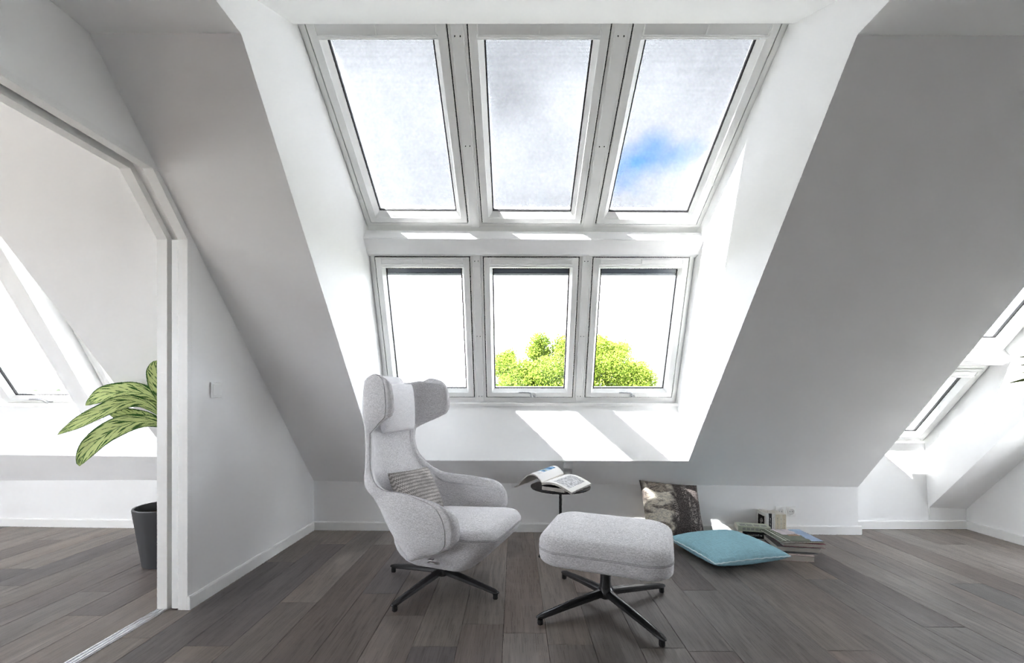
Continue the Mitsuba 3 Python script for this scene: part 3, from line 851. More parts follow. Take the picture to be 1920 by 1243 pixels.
# seat: a thick pad over a bowl-shaped underside
def seat_shape(V):
    V = V.copy(); p = V[:, 0]; t = np.clip((p + .30) / .60, 0, 1); low = np.clip((.32 - V[:, 2]) / .20, 0, 1)
    V[:, 1] *= .86 + .14 * t
    V[:, 2] += (.030 * t - .05 * np.clip(t - .93, 0, 1) * 4) * (1 - low)
    V[:, 0] += .105 - .085 * low
    return V
SP = [(.21, .122), (.17, .124), (.130, .138), (.095, .162), (.062, .195), (.035, .23), (.015, .265), (.004, .295), (0, .322)] + [(.045 * (1 - math.cos(math.pi / 2 * k / 6)), .372 - .045 * (1 - math.sin(math.pi / 2 * k / 6))) for k in range(7)]
add(chair + '__seat', place(pad(.60, .545, .11, SP, .012, seat_shape), CM), FABRIC, smooth=True)
rim = rrect(.60, .545, .11); rimv = seat_shape(np.c_[rim * 1.003, np.full(len(rim), .326)])
for dz in (0, .007):
    add(chair + '__seam', place(tube(rimv + [0, 0, dz], .0014, 6, True), CM), SEAM, smooth=True)
lev = thing(chair + '__lever', 'small chrome adjustment lever')
add(lev + '__bar', place(cbox([.075, -.286, .226], [.140, -.262, .233], .003), CM), CHROME)
add(lev + '__bar', place(cbox([.085, -.290, .243], [.110, -.266, .250], .002), CM), CHROME)
# neck pillow hanging over the head of the shell
npil, uvp, rimp = cushion(.300, .280, .110, 5, 30, .02, .34, .003)
def bend(V):
    V = V.copy(); return V
Mn = np.eye(4); Mn[:3, 0] = [0, 1, 0]; Mn[:3, 1] = [-.06, 0, 1]; Mn[:3, 2] = [1, 0, .06]; Mn[:3, 3] = [-.308, .018, .982]
for k in range(3): Mn[:3, k] /= np.linalg.norm(Mn[:3, k])
np_key = add(chair + '__neck_pillow', place(npil, CM @ Mn), FABRIC_LIGHT, smooth=True)
tag(np_key, label='paler neck pillow hung over the head of the chair')
strap = []
for q in (-.11, .11):
    pts = [[-.318, q, 1.10], [-.345, q, 1.148], [-.375, q, 1.160], [-.408, q, 1.13], [-.420, q, 1.05], [-.424, q, .99]]
    strap.append(pts)
s0, s1 = np.array(strap[0]), np.array(strap[1]); tq = np.linspace(0, 1, len(s0)); tf = np.linspace(0, 1, 24)
c0, c1 = CubicSpline(tq, s0)(tf), CubicSpline(tq, s1)(tf)
V = np.vstack([c0, c1]); fs = []
for i in range(23): fs.append([i, i + 1, 24 + i + 1, 24 + i])
sm = quads(V, fs); th = sm.copy(); th.vertices = th.vertices + np.array([.0, 0, .004])
add(np_key + '__strap', place(cat([sm, th]), CM), FABRIC_LIGHT, smooth=True)
add(np_key + '__counterweight', place(cbox([-.446, -.11, .955], [-.418, .11, .995], .008), CM), DARK)
star_base(chair, CO, .372, [-30.5, 60.0, 153.5, 239.5], .15)

# cushion in the chair
cu, uvc, rimc = cushion(.365, .275, .135, 11, 34, .06, .45, .010)
Mc = np.eye(4); Mc[:3, 0] = [.06, 1, -.05]; Mc[:3, 0] /= np.linalg.norm(Mc[:3, 0]); zc = np.array([1.0, -.06, .55]); zc -= Mc[:3, 0] * (zc @ Mc[:3, 0]); zc /= np.linalg.norm(zc)
Mc[:3, 2] = zc; Mc[:3, 1] = np.cross(zc, Mc[:3, 0]); Mc[:3, 3] = [-.165, .005, .500]
add('throw_cushion', place(cu, CM @ Mc), KNIT, smooth=True, uv=uvc, label='small grey-brown knitted cushion with zigzag pattern, in the wing chair', category='cushion')

# ------------------------------------------------------------------ the ottoman
OO = np.array([.4517, 2.1215, 0.0]); OM = rotz(-19.5, (.445, 2.045, 0))
ott = thing('ottoman', 'grey wool footstool with rounded pad on a black four-star base', 'ottoman')
def otilt(V):
    V = V.copy(); V[:, 2] += -.018 * V[:, 0] + .02 * V[:, 1]; return V
add(ott + '__pad', place(pad(.592, .485, .105, round_prof(.286, .418, .030, .044), .010, otilt), OM), FABRIC, smooth=True)
rim = rrect(.592, .485, .105)
for dz in (0, .0065):
    add(ott + '__seam', place(tube(otilt(np.c_[rim * 1.003, np.full(len(rim), .352 + dz)]), .0013, 6, True), OM), SEAM, smooth=True)
add(ott + '__tab', place(cbox([-.290, -.190, .304], [-.272, -.172, .318], .004), OM), DARK)
add(ott + '__underframe', place(cbox([-.12, -.10, .272], [.12, .12, .296], .006), OM), DARK)
star_base(ott, OO, .388, [25.5, 116.8, 205.5, 296.8], .285, .026)

# ------------------------------------------------------------------ side table with open book, book and glass
TO = (.306, 2.85)
tab = thing('side_table', 'small round black metal side table on a thin pole behind the ottoman', 'table')
TZ = .445
add(tab + '__top', lathe([(0, TZ - .012), (.185, TZ - .012), (.196, TZ - .008), (.199, TZ - .002), (.199, TZ + .003), (.198, TZ + .004), (0, TZ + .004)], 72, (*TO, 0)), BLACKMETAL, smooth=35)
add(tab + '__pole', lathe([(0, .01), (.0095, .01), (.0095, TZ - .011), (0, TZ - .011)], 20, (*TO, 0)), BLACKMETAL, smooth=40)
add(tab + '__foot', lathe([(0, 0), (.128, 0), (.130, .004), (.126, .010), (.02, .014), (.0, .014)], 48, (*TO, 0)), BLACKMETAL, smooth=35)


def book(name, L, W, Th, M, cover, label, group=None, title=None, pagesm=PAGES, hard=True, picture=None, extra=None):
    """closed book: x along the spine, y from spine to fore-edge, z thickness; origin at the spine's lower left corner"""
    k = thing(name, label, 'book', group)
    c = .0026 if hard else .0009; o = .003 if hard else 0
    cov = cat([cbox([0, 0, 0], [L, W, c], c * .3), cbox([0, 0, Th - c], [L, W, Th], c * .3), cbox([0, -.001, 0], [L, c, Th], c * .3)])
    add(k + '__cover', place(cov, M), cover)
    add(k + '__pages', place(cbox([o, c * .6, c * .9], [L - o, W - o, Th - c * .9], .0005), M), pagesm)
    if title:
        text, hgt, ink, x0 = title
        t = meshkit.text_mesh(text, hgt, .0006)
        w = t.bounds[1][0] - t.bounds[0][0]
        R = np.eye(4); R[:3, 0] = [1, 0, 0]; R[:3, 1] = [0, 0, 1]; R[:3, 2] = [0, -1, 0]; R[:3, 3] = [x0, -.0012, (Th - hgt) / 2]
        add(k + '__title', place(place(t, R), M), ink)
    if picture:
        x0, x1, y0, y1, m_ = picture
        add(k + '__cover_picture', place(quads([[x0, y0, Th + .0006], [x1, y0, Th + .0006], [x1, y1, Th + .0006], [x0, y1, Th + .0006]], [[0, 1, 2, 3]]), M), m_, uv=np.array([[1, 1], [0, 1], [0, 0], [1, 0]]) if m_ == 'mat_garden_print' else np.array([[0, 0], [1, 0], [1, 1], [0, 1]]))
    return k


def flatM(x, y, z, deg, flip=False):
    M = rotz(deg, (x, y, z)); return M


# closed book under the open one
g0, g1 = np.array([.172, 2.70]), np.array([.340, 2.953]); gd = (g1 - g0) / np.linalg.norm(g1 - g0); gp = np.array([gd[1], -gd[0]])
book('closed_book', .165, .225, .029, frame_at([*(g0 + gd * .235 + gp * .155), TZ + .0045], [*-gp, 0]), COV['black'], 'thick closed book lying under the open book on the side table')
# the open book
ob = thing('open_book', 'open picture book lying face up on the side table', 'book')
def leaf_sheet(side, lift, spread, nn=22, ln=9, end_drop=0.0, zlift=0.0):
    """one curved side of the open book: profile across from the gutter outwards"""
    W = .205 * spread
    s = np.linspace(0, 1, nn)
    if side > 0:
        across = W * s; z = .502 - .004 + .030 * np.sin(np.pi * np.minimum(s * 1.6, 1) * .5) * (1 - .0 * s) - .064 * s ** 1.5
    else:
        across = -W * (s ** .9); z = .502 + .050 * np.sin(np.pi * np.clip(s * 1.15, 0, 1) ** .75) - .050 * s ** 2.2
    P = []
    for i in range(ln):
        t = i / (ln - 1); o = g0 + gd * .300 * t
        for k in range(nn): P.append([o[0] + gp[0] * across[k], o[1] + gp[1] * across[k], z[k] + lift * (1 - .6 * s[k]) + (.012 * t if side < 0 else .004 * t)])
    uv = np.array([[s[k], i / (ln - 1)] for i in range(ln) for k in range(nn)])
    return trimesh.Trimesh(np.array(P), grid_faces(ln, nn), process=False), uv


def thick(m, dz):
    a = m.copy(); a.vertices = a.vertices - [0, 0, dz]; a.faces = a.faces[:, ::-1]; n = len(m.vertices)
    e = trimesh.Trimesh(np.vstack([m.vertices, a.vertices]), np.vstack([m.faces, a.faces + n]), process=False)
    ed = m.edges_sorted; u, c = np.unique(ed, axis=0, return_counts=True); bd = u[c == 1]
    q = np.array([[x, y, y + n, x + n] for x, y in bd])
    return trimesh.Trimesh(e.vertices, np.vstack([e.faces, q[:, [0, 1, 2]], q[:, [0, 2, 3]]]), process=False)


def page_right(p, n, uv):
    x, y = uv.x, uv.y
    inp = smoothstep(.30, .31, x) * smoothstep(.86, .85, x) * smoothstep(.10, .11, y) * smoothstep(.90, .89, y)
    tex = fbm(x * 22, y * 30, 3.0, 4)
    g = .34 + .30 * smoothstep(.30, .70, tex)
    return mix(mi.Color3f(.78, .77, .75), mi.Color3f(g, g, g * 1.02), inp)


def page_left(p, n, uv):
    x, y = uv.x, uv.y
    inp = smoothstep(.18, .19, x) * smoothstep(.62, .61, x) * smoothstep(.33, .34, y) * smoothstep(.90, .89, y)
    v = fbm(x * 9, y * 14, 1.0, 3)
    pic = mix(mi.Color3f(.06, .16, .32), mi.Color3f(.36, .52, .66), smoothstep(.35, .65, v))
    sep = smoothstep(.46, .47, y) * smoothstep(.53, .52, y)
    pic = mix(pic, mi.Color3f(.45, .50, .42), sep)
    lines = smoothstep(.2, .5, dr.abs(dr.sin(x * 120.0))) * smoothstep(.1, .12, y) * smoothstep(.30, .28, y) * smoothstep(.15, .2, x)
    c = mix(mi.Color3f(.78, .77, .76), mi.Color3f(.45, .45, .46), lines * .5)
    return mix(c, pic, inp)


PGR, PGL = mat('page_print_right', diffuse(proc(page_right))), mat('page_print_left', diffuse(proc(page_left)))
for sd, m_, nm in ((1, PGR, 'right_page'), (-1, PGL, 'left_page')):
    sh, uvs = leaf_sheet(sd, .0, 1.0)
    top = sh.copy(); top.vertices = top.vertices + [0, 0, .0008]
    add(ob + '__page', top, m_, uv=uvs, smooth=True)
    add(ob + '__page_block', thick(sh, .013 if sd > 0 else .008), PAGES)
    sh2, _ = leaf_sheet(sd, -.0145 if sd > 0 else -.0095, 1.03)
    add(ob + '__cover', thick(sh2, .0025), COV['ink'])

# the tumbler, half filled
gl = thing('drinking_glass', 'clear glass of water at the back of the side table', 'glass')
GO = (.372, 2.985, TZ + .0044)
GLS = mat('clear_glass', {'type': 'dielectric', 'int_ior': 1.5, 'ext_ior': 1.0})
WAT = mat('water', {'type': 'dielectric', 'int_ior': 1.33, 'ext_ior': 1.0})
add(gl + '__tumbler', lathe([(0, 0), (.027, 0), (.0285, .002), (.034, .138), (.0335, .140), (.0325, .138), (.0272, .008), (0, .007)], 40, GO), GLS, smooth=35)
add('water', lathe([(0, .0075), (.0268, .0085), (.0308, .092), (.0, .092)], 40, GO), WAT, smooth=35, label='water in the glass on the side table', category='water')

# ------------------------------------------------------------------ cushions on the floor
pc1, uv1, rim1 = cushion(.430, .405, .12, 21, 36, .04, .42, .004)
pc1.vertices[:, 0] -= .17 * pc1.vertices[:, 1]
Mp = np.eye(4); xx = np.array([.995, -.03, -.09]); xx /= np.linalg.norm(xx); nn_ = np.array([0.0, -1.0, .24]); nn_ -= xx * (nn_ @ xx); nn_ /= np.linalg.norm(nn_)
Mp[:3, 0] = xx; Mp[:3, 2] = nn_; Mp[:3, 1] = np.cross(nn_, xx); Mp[:3, 3] = [1.168, 3.165, .196]
add('patchwork_cushion', place(pc1, Mp), PATCH, smooth=True, uv=uv1, label='brown and beige mottled cushion leaning on the knee wall', category='cushion')
pb, uvb, rimb = cushion(.53, .475, .145, 31, 44, .055, .38, .006)
Mb = rotz(13.5, (1.372, 2.775, .070))
bl = thing('blue_cushion', 'light blue linen cushion with pale piping lying on the floor', 'cushion')
add(bl + '__body', place(pb, Mb), LINEN, smooth=True, uv=uvb)
wob = rimb + np.c_[np.zeros((len(rimb), 2)), .002 * np.sin(np.arange(len(rimb)) * 1.7)]
add(bl + '__piping', place(tube(wob, .0042, 6, True), Mb), PIPING, smooth=True)

# ------------------------------------------------------------------ books by the knee wall
def smudge(p, n, uv):
    v = fbm(uv.x * 5, uv.y * 6, 2.0, 4); d = dr.sqrt(dr.square(uv.x - .5) + dr.square(uv.y - .45))
    t = smoothstep(.34, .12, d) * smoothstep(.35, .6, v)
    return mix(mi.Color3f(.025, .022, .022), mi.Color3f(.35, .33, .31), t)


def garden(p, n, uv):
    x, y = uv.x, uv.y
    v = fbm(x * 10, y * 8, 4.0, 4)
    c = mix(mi.Color3f(.05, .07, .045), mi.Color3f(.14, .15, .09), v)
    bar = smoothstep(.10, .105, x) * smoothstep(.135, .13, x) + smoothstep(.20, .205, x) * smoothstep(.22, .215, x)
    c = mix(c, mi.Color3f(.72, .72, .68), dr.minimum(bar, 1.0))
    house = smoothstep(.36, .38, x + .12 * y) * smoothstep(.50, .56, y + .25 * (v - .5))
    c = mix(c, mi.Color3f(.60, .54, .58) * (.6 + .8 * v), house)
    roof = smoothstep(.40, .44, x) * smoothstep(.70, .66, x) * smoothstep(.40, .44, y) * smoothstep(.58, .52, y)
    c = mix(c, mi.Color3f(.30, .17, .10), roof)
    sky = smoothstep(.70, .74, x - .10 * (v - .5))
    return mix(c, mi.Color3f(.30, .42, .60) * (.8 + .4 * v), sky)


SMUDGE, GARDEN = mat('portrait_print', diffuse(proc(smudge))), mat('garden_print', princ(proc(garden), 0.3, specular=0.5))
# upright row, spines to the viewer: x of the book along z
x = 1.838
ROW = [(.0225, 'white', 'upright white book with a dark portrait on its cover', INK), (.0030, 'black', None, None)]
def upright(x0, th, h, w, cover, label, picture=None, yf=3.122, tilt=0):
    M = np.eye(4); M[:3, 0] = [0, 0, 1]; M[:3, 1] = [0, 1, 0]; M[:3, 2] = [-1, 0, 0]; M[:3, 3] = [x0 + th, yf, 0.001]
    return M
ups = [(0.0207, 0.188, 0.118, 'white', 'white upright book with dark portrait cover, left end of the row'), (0.0217, 0.188, 0.120, 'black', 'black-spined upright book, second in the row by the wall'),
       (0.0248, 0.184, 0.116, 'white', 'white upright book right of the black-spined one'), (0.0310, 0.181, 0.114, 'cream', 'thickest cream upright book in the middle of the row'),
       (0.0207, 0.182, 0.115, 'ivory', 'thin ivory upright book, second from the right in the row'), (0.0248, 0.180, 0.114, 'cream', 'cream upright book at the right end of the row')]
for i, (th, h, w, c, lab) in enumerate(ups):
    M = upright(x, th, h, w, COV[c], lab)
    k = book('upright_book', h, w, th, M, COV[c], lab, 'upright books by the knee wall', hard=False, picture=(.070, .162, .018, .100, SMUDGE) if i == 0 else None)
    bits = []
    rr = np.random.default_rng(40 + i); q = .06 + .02 * rr.random()
    while q < h - .03:
        n_ = rr.integers(2, 7)
        for _ in range(n_):
            s = .0012 + .0016 * rr.random(); bits.append(cbox([q, -.0014, th * .40], [q + s, -.0008, th * (.54 + .08 * rr.random())], .0001)); q += s + .0010
        q += .006
    add(k + '__spine_lettering', place(cat(bits), M), WHITEINK if c == 'black' else GREYINK)
    x += th + .0008

# left pile of three
book('piled_book', .218, .105, .030, rotz(-4, (1.606, 3.060, .0)), COV['white'], 'white book at the bottom of the left pile', 'left book pile')
kq = book('piled_book', .225, .095, .045, rotz(-14, (1.640, 3.070, .030)), COV['black'], 'black book with a light title on its spine, middle of the left pile', 'left book pile', title=('QUADRIVIUM', .0105, WHITEINK, .030))
kt = book('piled_book', .215, .100, .036, rotz(-14, (1.612, 3.080, .0755)), COV['sage'], 'pale sage green book on top of the left pile', 'left book pile', hard=False)
bits = [cbox([.02 + .046 * i, .012, .0361], [.058 + .046 * i, .060, .0367], .0002) for i in range(4)] + [cbox([.03 + .028 * i, -.0016, .010], [.05 + .028 * i, -.0008, .026], .0002) for i in range(6)]
add(kt + '__cover_lettering', place(cat(bits), rotz(-14, (1.612, 3.080, .0755))), GREYINK)

# right pile of five: fore-edges to the viewer
def fore(x, y, z, deg, L, W):
    return rotz(deg, (x, y, z)) @ rotz(180, (L, W, 0))
z = 0.0
for L, W, th, deg, x0, y0, c, lab in [
        (.205, .25, .038, -9, 1.690, 2.722, 'pink', 'thick pale book at the bottom of the right pile'), (.225, .24, .006, -8, 1.702, 2.735, 'ink', 'thin dark magazine second from the bottom of the right pile'),
        (.255, .235, .030, -11, 1.703, 2.765, 'grey', 'grey book in the middle of the right pile'), (.250, .23, .026, -10, 1.738, 2.765, 'maroon', 'maroon-jacketed book second from the top of the right pile'),
        (.272, .25, .013, -1.5, 1.715, 2.745, 'olive', 'large hardback with a garden photograph on top of the right pile')]:
    k = book('stacked_book', L, W, th, fore(x0, y0, z, deg, L, W), COV[c], lab, 'right book pile', hard=th > .01, picture=(.002, L - .002, .002, W - .002, GARDEN) if c == 'olive' else None)
    z += th + .0004

# ------------------------------------------------------------------ sockets and switch
def socket(xc, label):
    y = knee_y(xc); zc = .172; s = thing('power_socket', label, 'socket', None)
    add(s + '__frame', cbox([xc - .0385, y - .007, zc - .0385], [xc + .0385, y + .001, zc + .0385], .0025), LACQ)
    c = lathe([(0, .0), (.0245, .0), (.0245, .010), (.0225, .011), (.0205, .001), (0, .001)], 32)
    M = np.eye(4); M[:3, 0] = [1, 0, 0]; M[:3, 1] = [0, 0, 1]; M[:3, 2] = [0, -1, 0]; M[:3, 3] = [xc, y - .004, zc]
    M[:3, 1] = np.cross(M[:3, 2], M[:3, 0])
    add(s + '__insert', place(c, M), LACQ, smooth=35)
    for d in (-.0095, .0095):
        h = trimesh.creation.cylinder(.0027, .002, sections=10); h.apply_translation([d, 0, .0045])
        add(s + '__hole', place(h, M), DARK)
    for d in (-1, 1):
        add(s + '__earth_clip', place(cbox([-.003, d * .019 - .003, .002], [.003, d * .019 + .003, .009], .0008), M), ALU)
socket(2.019, 'white wall socket next to the upright books, left of two')
socket(2.097, 'white wall socket, right of two above the baseboard')
ys = 2.280; sw = thing('light_switch', 'square white light switch on the left partition', 'switch')
WM = frame_at(wp(ys, 1.081), [.0207, 1, 0], z=(0, 0, 1))       # local x along the wall, y out of the wall to the left
def swbox(a, b, c0, c1, ch): return place(cbox([-a, -c1, -b], [a, -c0, b], ch), WM)
add(sw + '__frame', swbox(.042, .042, -.001, .008, .002), LACQ)
add(sw + '__rocker', swbox(.031, .031, .007, .012, .002), LACQ)

# ------------------------------------------------------------------ plants
def leafcol(p, n, uv):
    x, y = dr.abs(uv.x - .5) * 2, uv.y
    stripes = noise(y * 34 - x * 9, x * 3, 1.0)
    sp = fbm(y * 22 - x * 8, uv.x * 12, 4.0, 3)
    pale = smoothstep(.36, .54, .55 * sp + .45 * stripes + .10 * (1 - x)) * smoothstep(1.0, .78, x)
    c = mix(mi.Color3f(.035, .095, .025), mi.Color3f(.52, .60, .26), pale)
    rib = smoothstep(.05, .02, x)
    return mix(c, mi.Color3f(.16, .25, .09), rib)


LEAF = mat('variegated_leaf', {'type': 'principledthin', 'base_color': proc(leafcol), 'roughness': 0.4, 'diff_trans': 0.55, 'spec_trans': 0.0})
STEM = mat('stem', princ((0.10, 0.17, 0.05), 0.5))
plant = thing('potted_plant', 'variegated dieffenbachia in a tall dark grey pot behind the door jamb', 'plant')
PO = (-2.2, 2.70)
add(plant + '__pot', lathe([(0, 0), (.118, 0), (.122, .004), (.170, .352), (.168, .358), (.158, .358), (.150, .30), (.0, .29)], 56, (*PO, 0)), mat('pot', princ((0.045, 0.047, 0.05), 0.35, specular=0.5)), smooth=35)
add(plant + '__soil', lathe([(0, .318), (.10, .316), (.151, .306), (.148, .296), (0, .296)], 32, (*PO, 0)), mat('soil', diffuse((.03, .022, .016))))


def leaf(key, ctrl, width, side, m, n=26, w=9, fold=.25, tip=1.0, wave=0.0):
    ctrl = np.asarray(ctrl, float); s = np.linspace(0, 1, len(ctrl)); q = CubicSpline(s, ctrl)(np.linspace(0, 1, n))
    t = np.gradient(q, axis=0); t /= np.linalg.norm(t, axis=1, keepdims=True)
    side = np.asarray(side, float); V, uv = [], []
    for i in range(n):
        u = i / (n - 1); b = side - t[i] * (side @ t[i]) if len(side) == 3 and side[0] < 9 else np.cross(t[i], [.45, -.80, .40]); b /= np.linalg.norm(b); nn = np.cross(t[i], b)
        if i == 0 and nn[2] < 0: flip = -1
        elif i == 0: flip = 1
        nn = nn * flip
        wd = width * (math.sin(math.pi * min(1, u ** .95)) ** .75 + .02) * (1 if u < .999 else .02)
        for j in range(w):
            a = (j / (w - 1) - .5) * 2
            V.append(q[i] + b * wd / 2 * a + nn * wd * .5 * fold * (abs(a) ** 1.3) + nn * wave * math.sin(u * 17 + a * 2) * abs(a)); uv.append([a * .5 + .5, u])
    add(key, trimesh.Trimesh(np.array(V), grid_faces(n, w), process=False), m, smooth=True, uv=np.array(uv))


stp = np.array([[PO[0], PO[1], .30], [PO[0] - .01, PO[1], .6], [PO[0] - .02, PO[1] - .02, .85], [PO[0] - .03, PO[1] - .02, 1.05]])
add(plant + '__stem', tube(CubicSpline([0, .4, .7, 1], stp)(np.linspace(0, 1, 20)), np.linspace(.017, .010, 20), 10), STEM, smooth=True)
LV = [  # pixel centre lines with depth, width, side vector
    ([(312, 790, 2.68), (268, 756, 2.62), (225, 757, 2.56), (180, 777, 2.52), (140, 797, 2.50), (108, 815, 2.49)], .090, (9, 0, 0)),
    ([(312, 800, 2.66), (270, 790, 2.58), (225, 800, 2.52), (188, 822, 2.48), (160, 850, 2.47), (149, 874, 2.47)], .118, (9, 0, 0)),
    ([(312, 770, 2.70), (280, 742, 2.67), (245, 735, 2.65), (210, 737, 2.65), (182, 746, 2.65), (160, 760, 2.65)], .125, (9, 0, 0)),
    ([(312, 800, 2.70), (285, 790, 2.66), (255, 783, 2.64), (225, 776, 2.63), (200, 768, 2.63)], .100, (9, 0, 0)),
    ([(316, 770, 2.66), (303, 740, 2.58), (297, 712, 2.52), (293, 692, 2.48), (294, 676, 2.46)], .110, (.75, .5, 0)),
    ([(318, 770, 2.70), (335, 745, 2.62), (360, 740, 2.55), (380, 755, 2.48)], .11, (.1, .8, .5)),
]
for c, w_, sd in LV: leaf(plant + '__leaf', [at(*p) for p in c], w_, sd, LEAF, wave=.004)

# slender-leaved plant at the right edge: only its leaf tips reach the picture
DRAC = mat('narrow_leaf', {'type': 'principledthin', 'base_color': {'type': 'rgb', 'value': [.09, .12, .04]}, 'roughness': 0.5, 'diff_trans': 0.4, 'spec_trans': 0.0})
dp_ = thing('dracaena', 'slender-leaved plant whose leaf tips reach in at the right edge', 'plant')
D0 = (3.15, 2.30)
add(dp_ + '__pot', lathe([(0, 0), (.11, 0), (.14, .26), (.128, .26), (.12, .22), (0, .22)], 40, (*D0, 0)), mat('pale_pot', princ((.6, .6, .58), .5)), smooth=35)
add(dp_ + '__stem', tube([[D0[0], D0[1], .2], [D0[0] + .01, D0[1], .6], [D0[0], D0[1], 1.1]], .012, 8), STEM, smooth=True)
for (u0, v0), zc_ in zip([(1906, 671), (1908, 686), (1912, 700), (1889, 719), (1908, 713)], (1.12, 1.08, 1.05, 1.04, 1.02)):
    tip_ = at(u0, v0, 2.25); b_ = np.array([D0[0], D0[1], zc_]); mid = (tip_ + b_) / 2 + [0, 0, .06]
    leaf(dp_ + '__leaf', [b_, (b_ + mid) / 2 + [0, 0, .015], mid, (mid + tip_) / 2 + [0, 0, .012], tip_], .022, (.0, .4, .9), DRAC, 18, 5, .3)
for k in range(9):
    a = -1.4 + k * .42; b_ = np.array([D0[0], D0[1], 1.06 + .02 * (k % 3)])
    r_ = .30; tip_ = b_ + [r_ * math.cos(a) * .8, r_ * math.sin(a), .06 - .12 * (k % 2)]
    if tip_[0] > 3.52 or (tip_[0] - .02) / tip_[1] * F + CX < 1925: continue
    mid = (tip_ + b_) / 2 + [0, 0, .06]
    leaf(dp_ + '__leaf', [b_, (b_ + mid) / 2, mid, (mid + tip_) / 2, tip_], .022, (-math.sin(a), math.cos(a), .2), DRAC, 14, 5, .3)

# ------------------------------------------------------------------ outside: trees and land
def foliage(blobs, size, per, seed):
    rr = np.random.default_rng(seed); P = []
    for u, v, y, r in blobs:
        c = at(u, v, y); R = r * y / F; n = int(per * R * R)
        d = rr.normal(size=(n, 3)); d /= np.linalg.norm(d, axis=1, keepdims=True)
        rad = R * (rr.random(n) ** .5) * np.where(rr.random(n) < .12, 1.3, 1.0)
        P.append(c + d * rad[:, None] * [1, 1, .85])
    P = np.vstack(P); n = len(P)
    a = rr.normal(size=(n, 3)); a /= np.linalg.norm(a, axis=1, keepdims=True)
    up = rr.normal(size=(n, 3)) * .7 + [-.3, -.4, .9]; b = np.cross(up, a); b /= np.linalg.norm(b, axis=1, keepdims=True) + 1e-9
    s = size * (.6 + .8 * rr.random((n, 1)))
    V = np.stack([P - a * s, P + b * s * .55, P + a * s, P - b * s * .55], 1).reshape(-1, 3)
    i = np.arange(n)[:, None] * 4
    return trimesh.Trimesh(V, np.vstack([i + [0, 1, 2], i + [0, 2, 3]]), process=False)


def treeleaf(p, n, uv):
    v = cell_rand(p.x * 9, p.y * 9, p.z * 9); w = noise(p.x * 1.1, p.y * 1.1, p.z * 1.1)
    return mix(mi.Color3f(.055, .105, .014), mi.Color3f(.27, .34, .055), .55 * v + .45 * w)


TLEAF = mat('tree_leaf', {'type': 'principledthin', 'base_color': proc(treeleaf), 'roughness': 0.6, 'diff_trans': 0.9, 'spec_trans': 0.0})
BARK = mat('bark', diffuse((.10, .085, .07)))
tree = thing('maple_tree', 'leafy bright green tree outside the middle and right lower windows', 'tree')
B1 = [(1012, 640, 12, 20), (1003, 660, 12, 20), (1018, 668, 12.4, 24), (1058, 650, 12, 26), (1070, 672, 11.8, 34), (1030, 700, 11.6, 40), (985, 700, 12, 36), (945, 690, 12.2, 30), (938, 672, 12.4, 14), (955, 668, 12.4, 16), (965, 730, 11.8, 42),
      (1040, 740, 11.6, 52), (1100, 690, 12, 50), (1125, 650, 12, 26), (1118, 640, 12.3, 16), (1152, 660, 12, 24), (1165, 655, 12.3, 18), (1150, 690, 11.8, 42), (1185, 705, 12, 32), (1200, 690, 12.3, 16), (1210, 710, 12.2, 24), (1175, 740, 11.8, 46), (1100, 760, 11.8, 60), (990, 780, 12, 50), (1080, 850, 12, 110)]
fk = add(tree + '__foliage', foliage(B1, .031, 17000, 5), TLEAF)
tag(fk, label='dense bright green leaves of the tree', kind='stuff')
lim = [tube([at(1080, 2000, 12), at(1082, 1000, 12), at(1085, 800, 12)], [.22, .18, .12], 10)]
rr = np.random.default_rng(3)
for u, v in [(1010, 650), (1060, 660), (960, 700), (1125, 650), (1160, 665), (1200, 700), (1030, 700), (1150, 720), (985, 740), (1100, 700)]:
    lim.append(tube([at(1085, 800, 12), at((1085 + u) / 2 + 6, (800 + v) / 2 + 14, 12), at(u, v, 12)], [.07, .035, .010], 6))
add(tree + '__trunk', cat(lim), BARK, smooth=True)
gt = thing('grey_tree', 'small silver-grey tree behind the right edge of the green tree', 'tree')
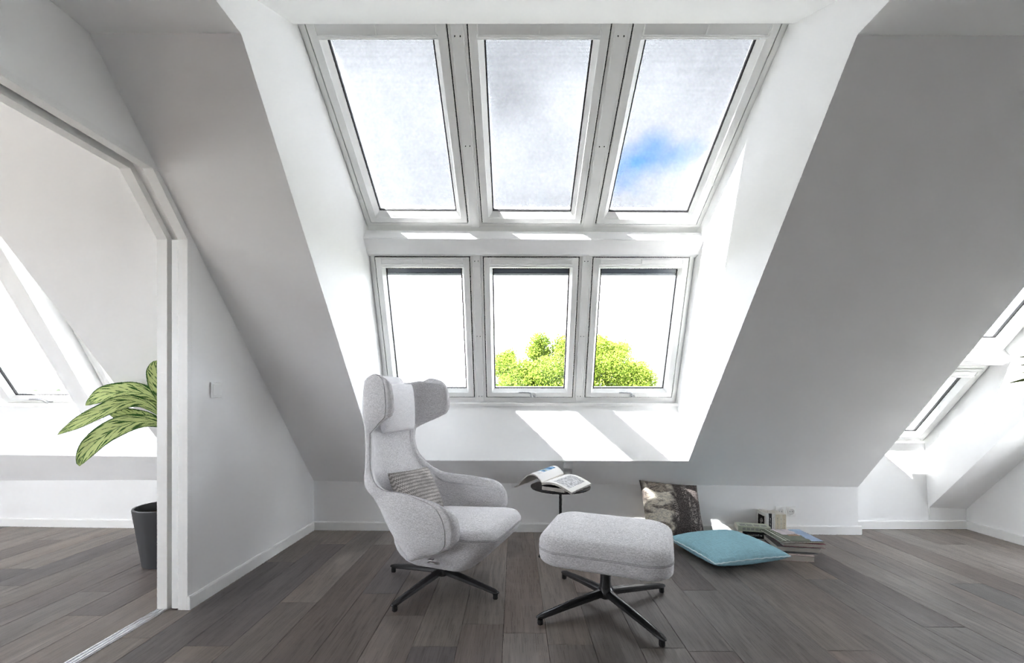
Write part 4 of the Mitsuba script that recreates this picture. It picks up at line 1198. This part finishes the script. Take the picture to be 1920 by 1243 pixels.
gk = add(gt + '__foliage', foliage([(1226, 728, 20, 14), (1238, 738, 20, 10), (1222, 750, 20, 26), (1240, 760, 20, 24)], .05, 2600, 8), mat('grey_leaf', {'type': 'principledthin', 'base_color': {'type': 'rgb', 'value': [.25, .29, .23]}, 'roughness': 0.6, 'diff_trans': 0.9, 'spec_trans': 0.0}))
tag(gk, label='silver-grey leaves', kind='stuff')
add(gt + '__trunk', tube([at(1230, 1100, 20), at(1230, 750, 20)], [.10, .04], 8), BARK)


def field(p, n, uv):
    d, e, c = voronoi(p.x * .012, p.y * .02)
    return mix(mi.Color3f(.075, .082, .066), mi.Color3f(.12, .12, .10), c)


# land falls away below the house and rises to a far low ridge
nx, ny = 61, 40
gx = np.linspace(-2600, 1500, nx); gy = np.r_[np.linspace(6, 200, 12), np.linspace(240, 2400, ny - 12)]
GX, GY = np.meshgrid(gx, gy)
GZ = -9.5 + 22 * np.clip((GY - 200) / 700, 0, 1) ** 1.2 + 2 * (meshkit.fbm(np.stack([GX * .004, GY * .004, GX * 0], -1), 3, 4) - .5) * np.clip(GY / 500, 0, 1)
add('land', trimesh.Trimesh(np.stack([GX, GY, GZ], -1).reshape(-1, 3), grid_faces(ny, nx), process=False), mat('field', diffuse(proc(field))), smooth=True, label='pale fields outside, seen through the window of the adjoining room', **st)
ORD = ['leftmost', 'second from the left', 'third from the left', 'fourth from the left', 'fifth from the left', 'sixth from the left', 'seventh from the left', 'eighth from the left', 'rightmost']
for k in range(9):
    rr = np.random.default_rng(100 + k)
    uu = 24 + k * 13.5 + 4 * rr.random(); yy = 870 + 60 * rr.random(); vv = 732.5 + 1.0 * rr.random()
    c = at(uu, vv, yy); m = trimesh.creation.icosphere(subdivisions=2, radius=1.0)
    m.vertices *= [3 + 3 * rr.random(), 4, 3 + 2.5 * rr.random()]
    m.vertices *= 1 + .25 * (meshkit.noise(m.vertices * .4 + k, k)[:, None] - .5) * 2
    m.apply_translation(c - [0, 0, 1.5])
    add('distant_tree', m, mat('far_green', diffuse((.09, .12, .07))) if 'mat_far_green' not in scene else 'mat_far_green', smooth=True, label=f'tiny tree on the horizon in the left window, {ORD[k]}', category='tree', group='trees on the far ridge')
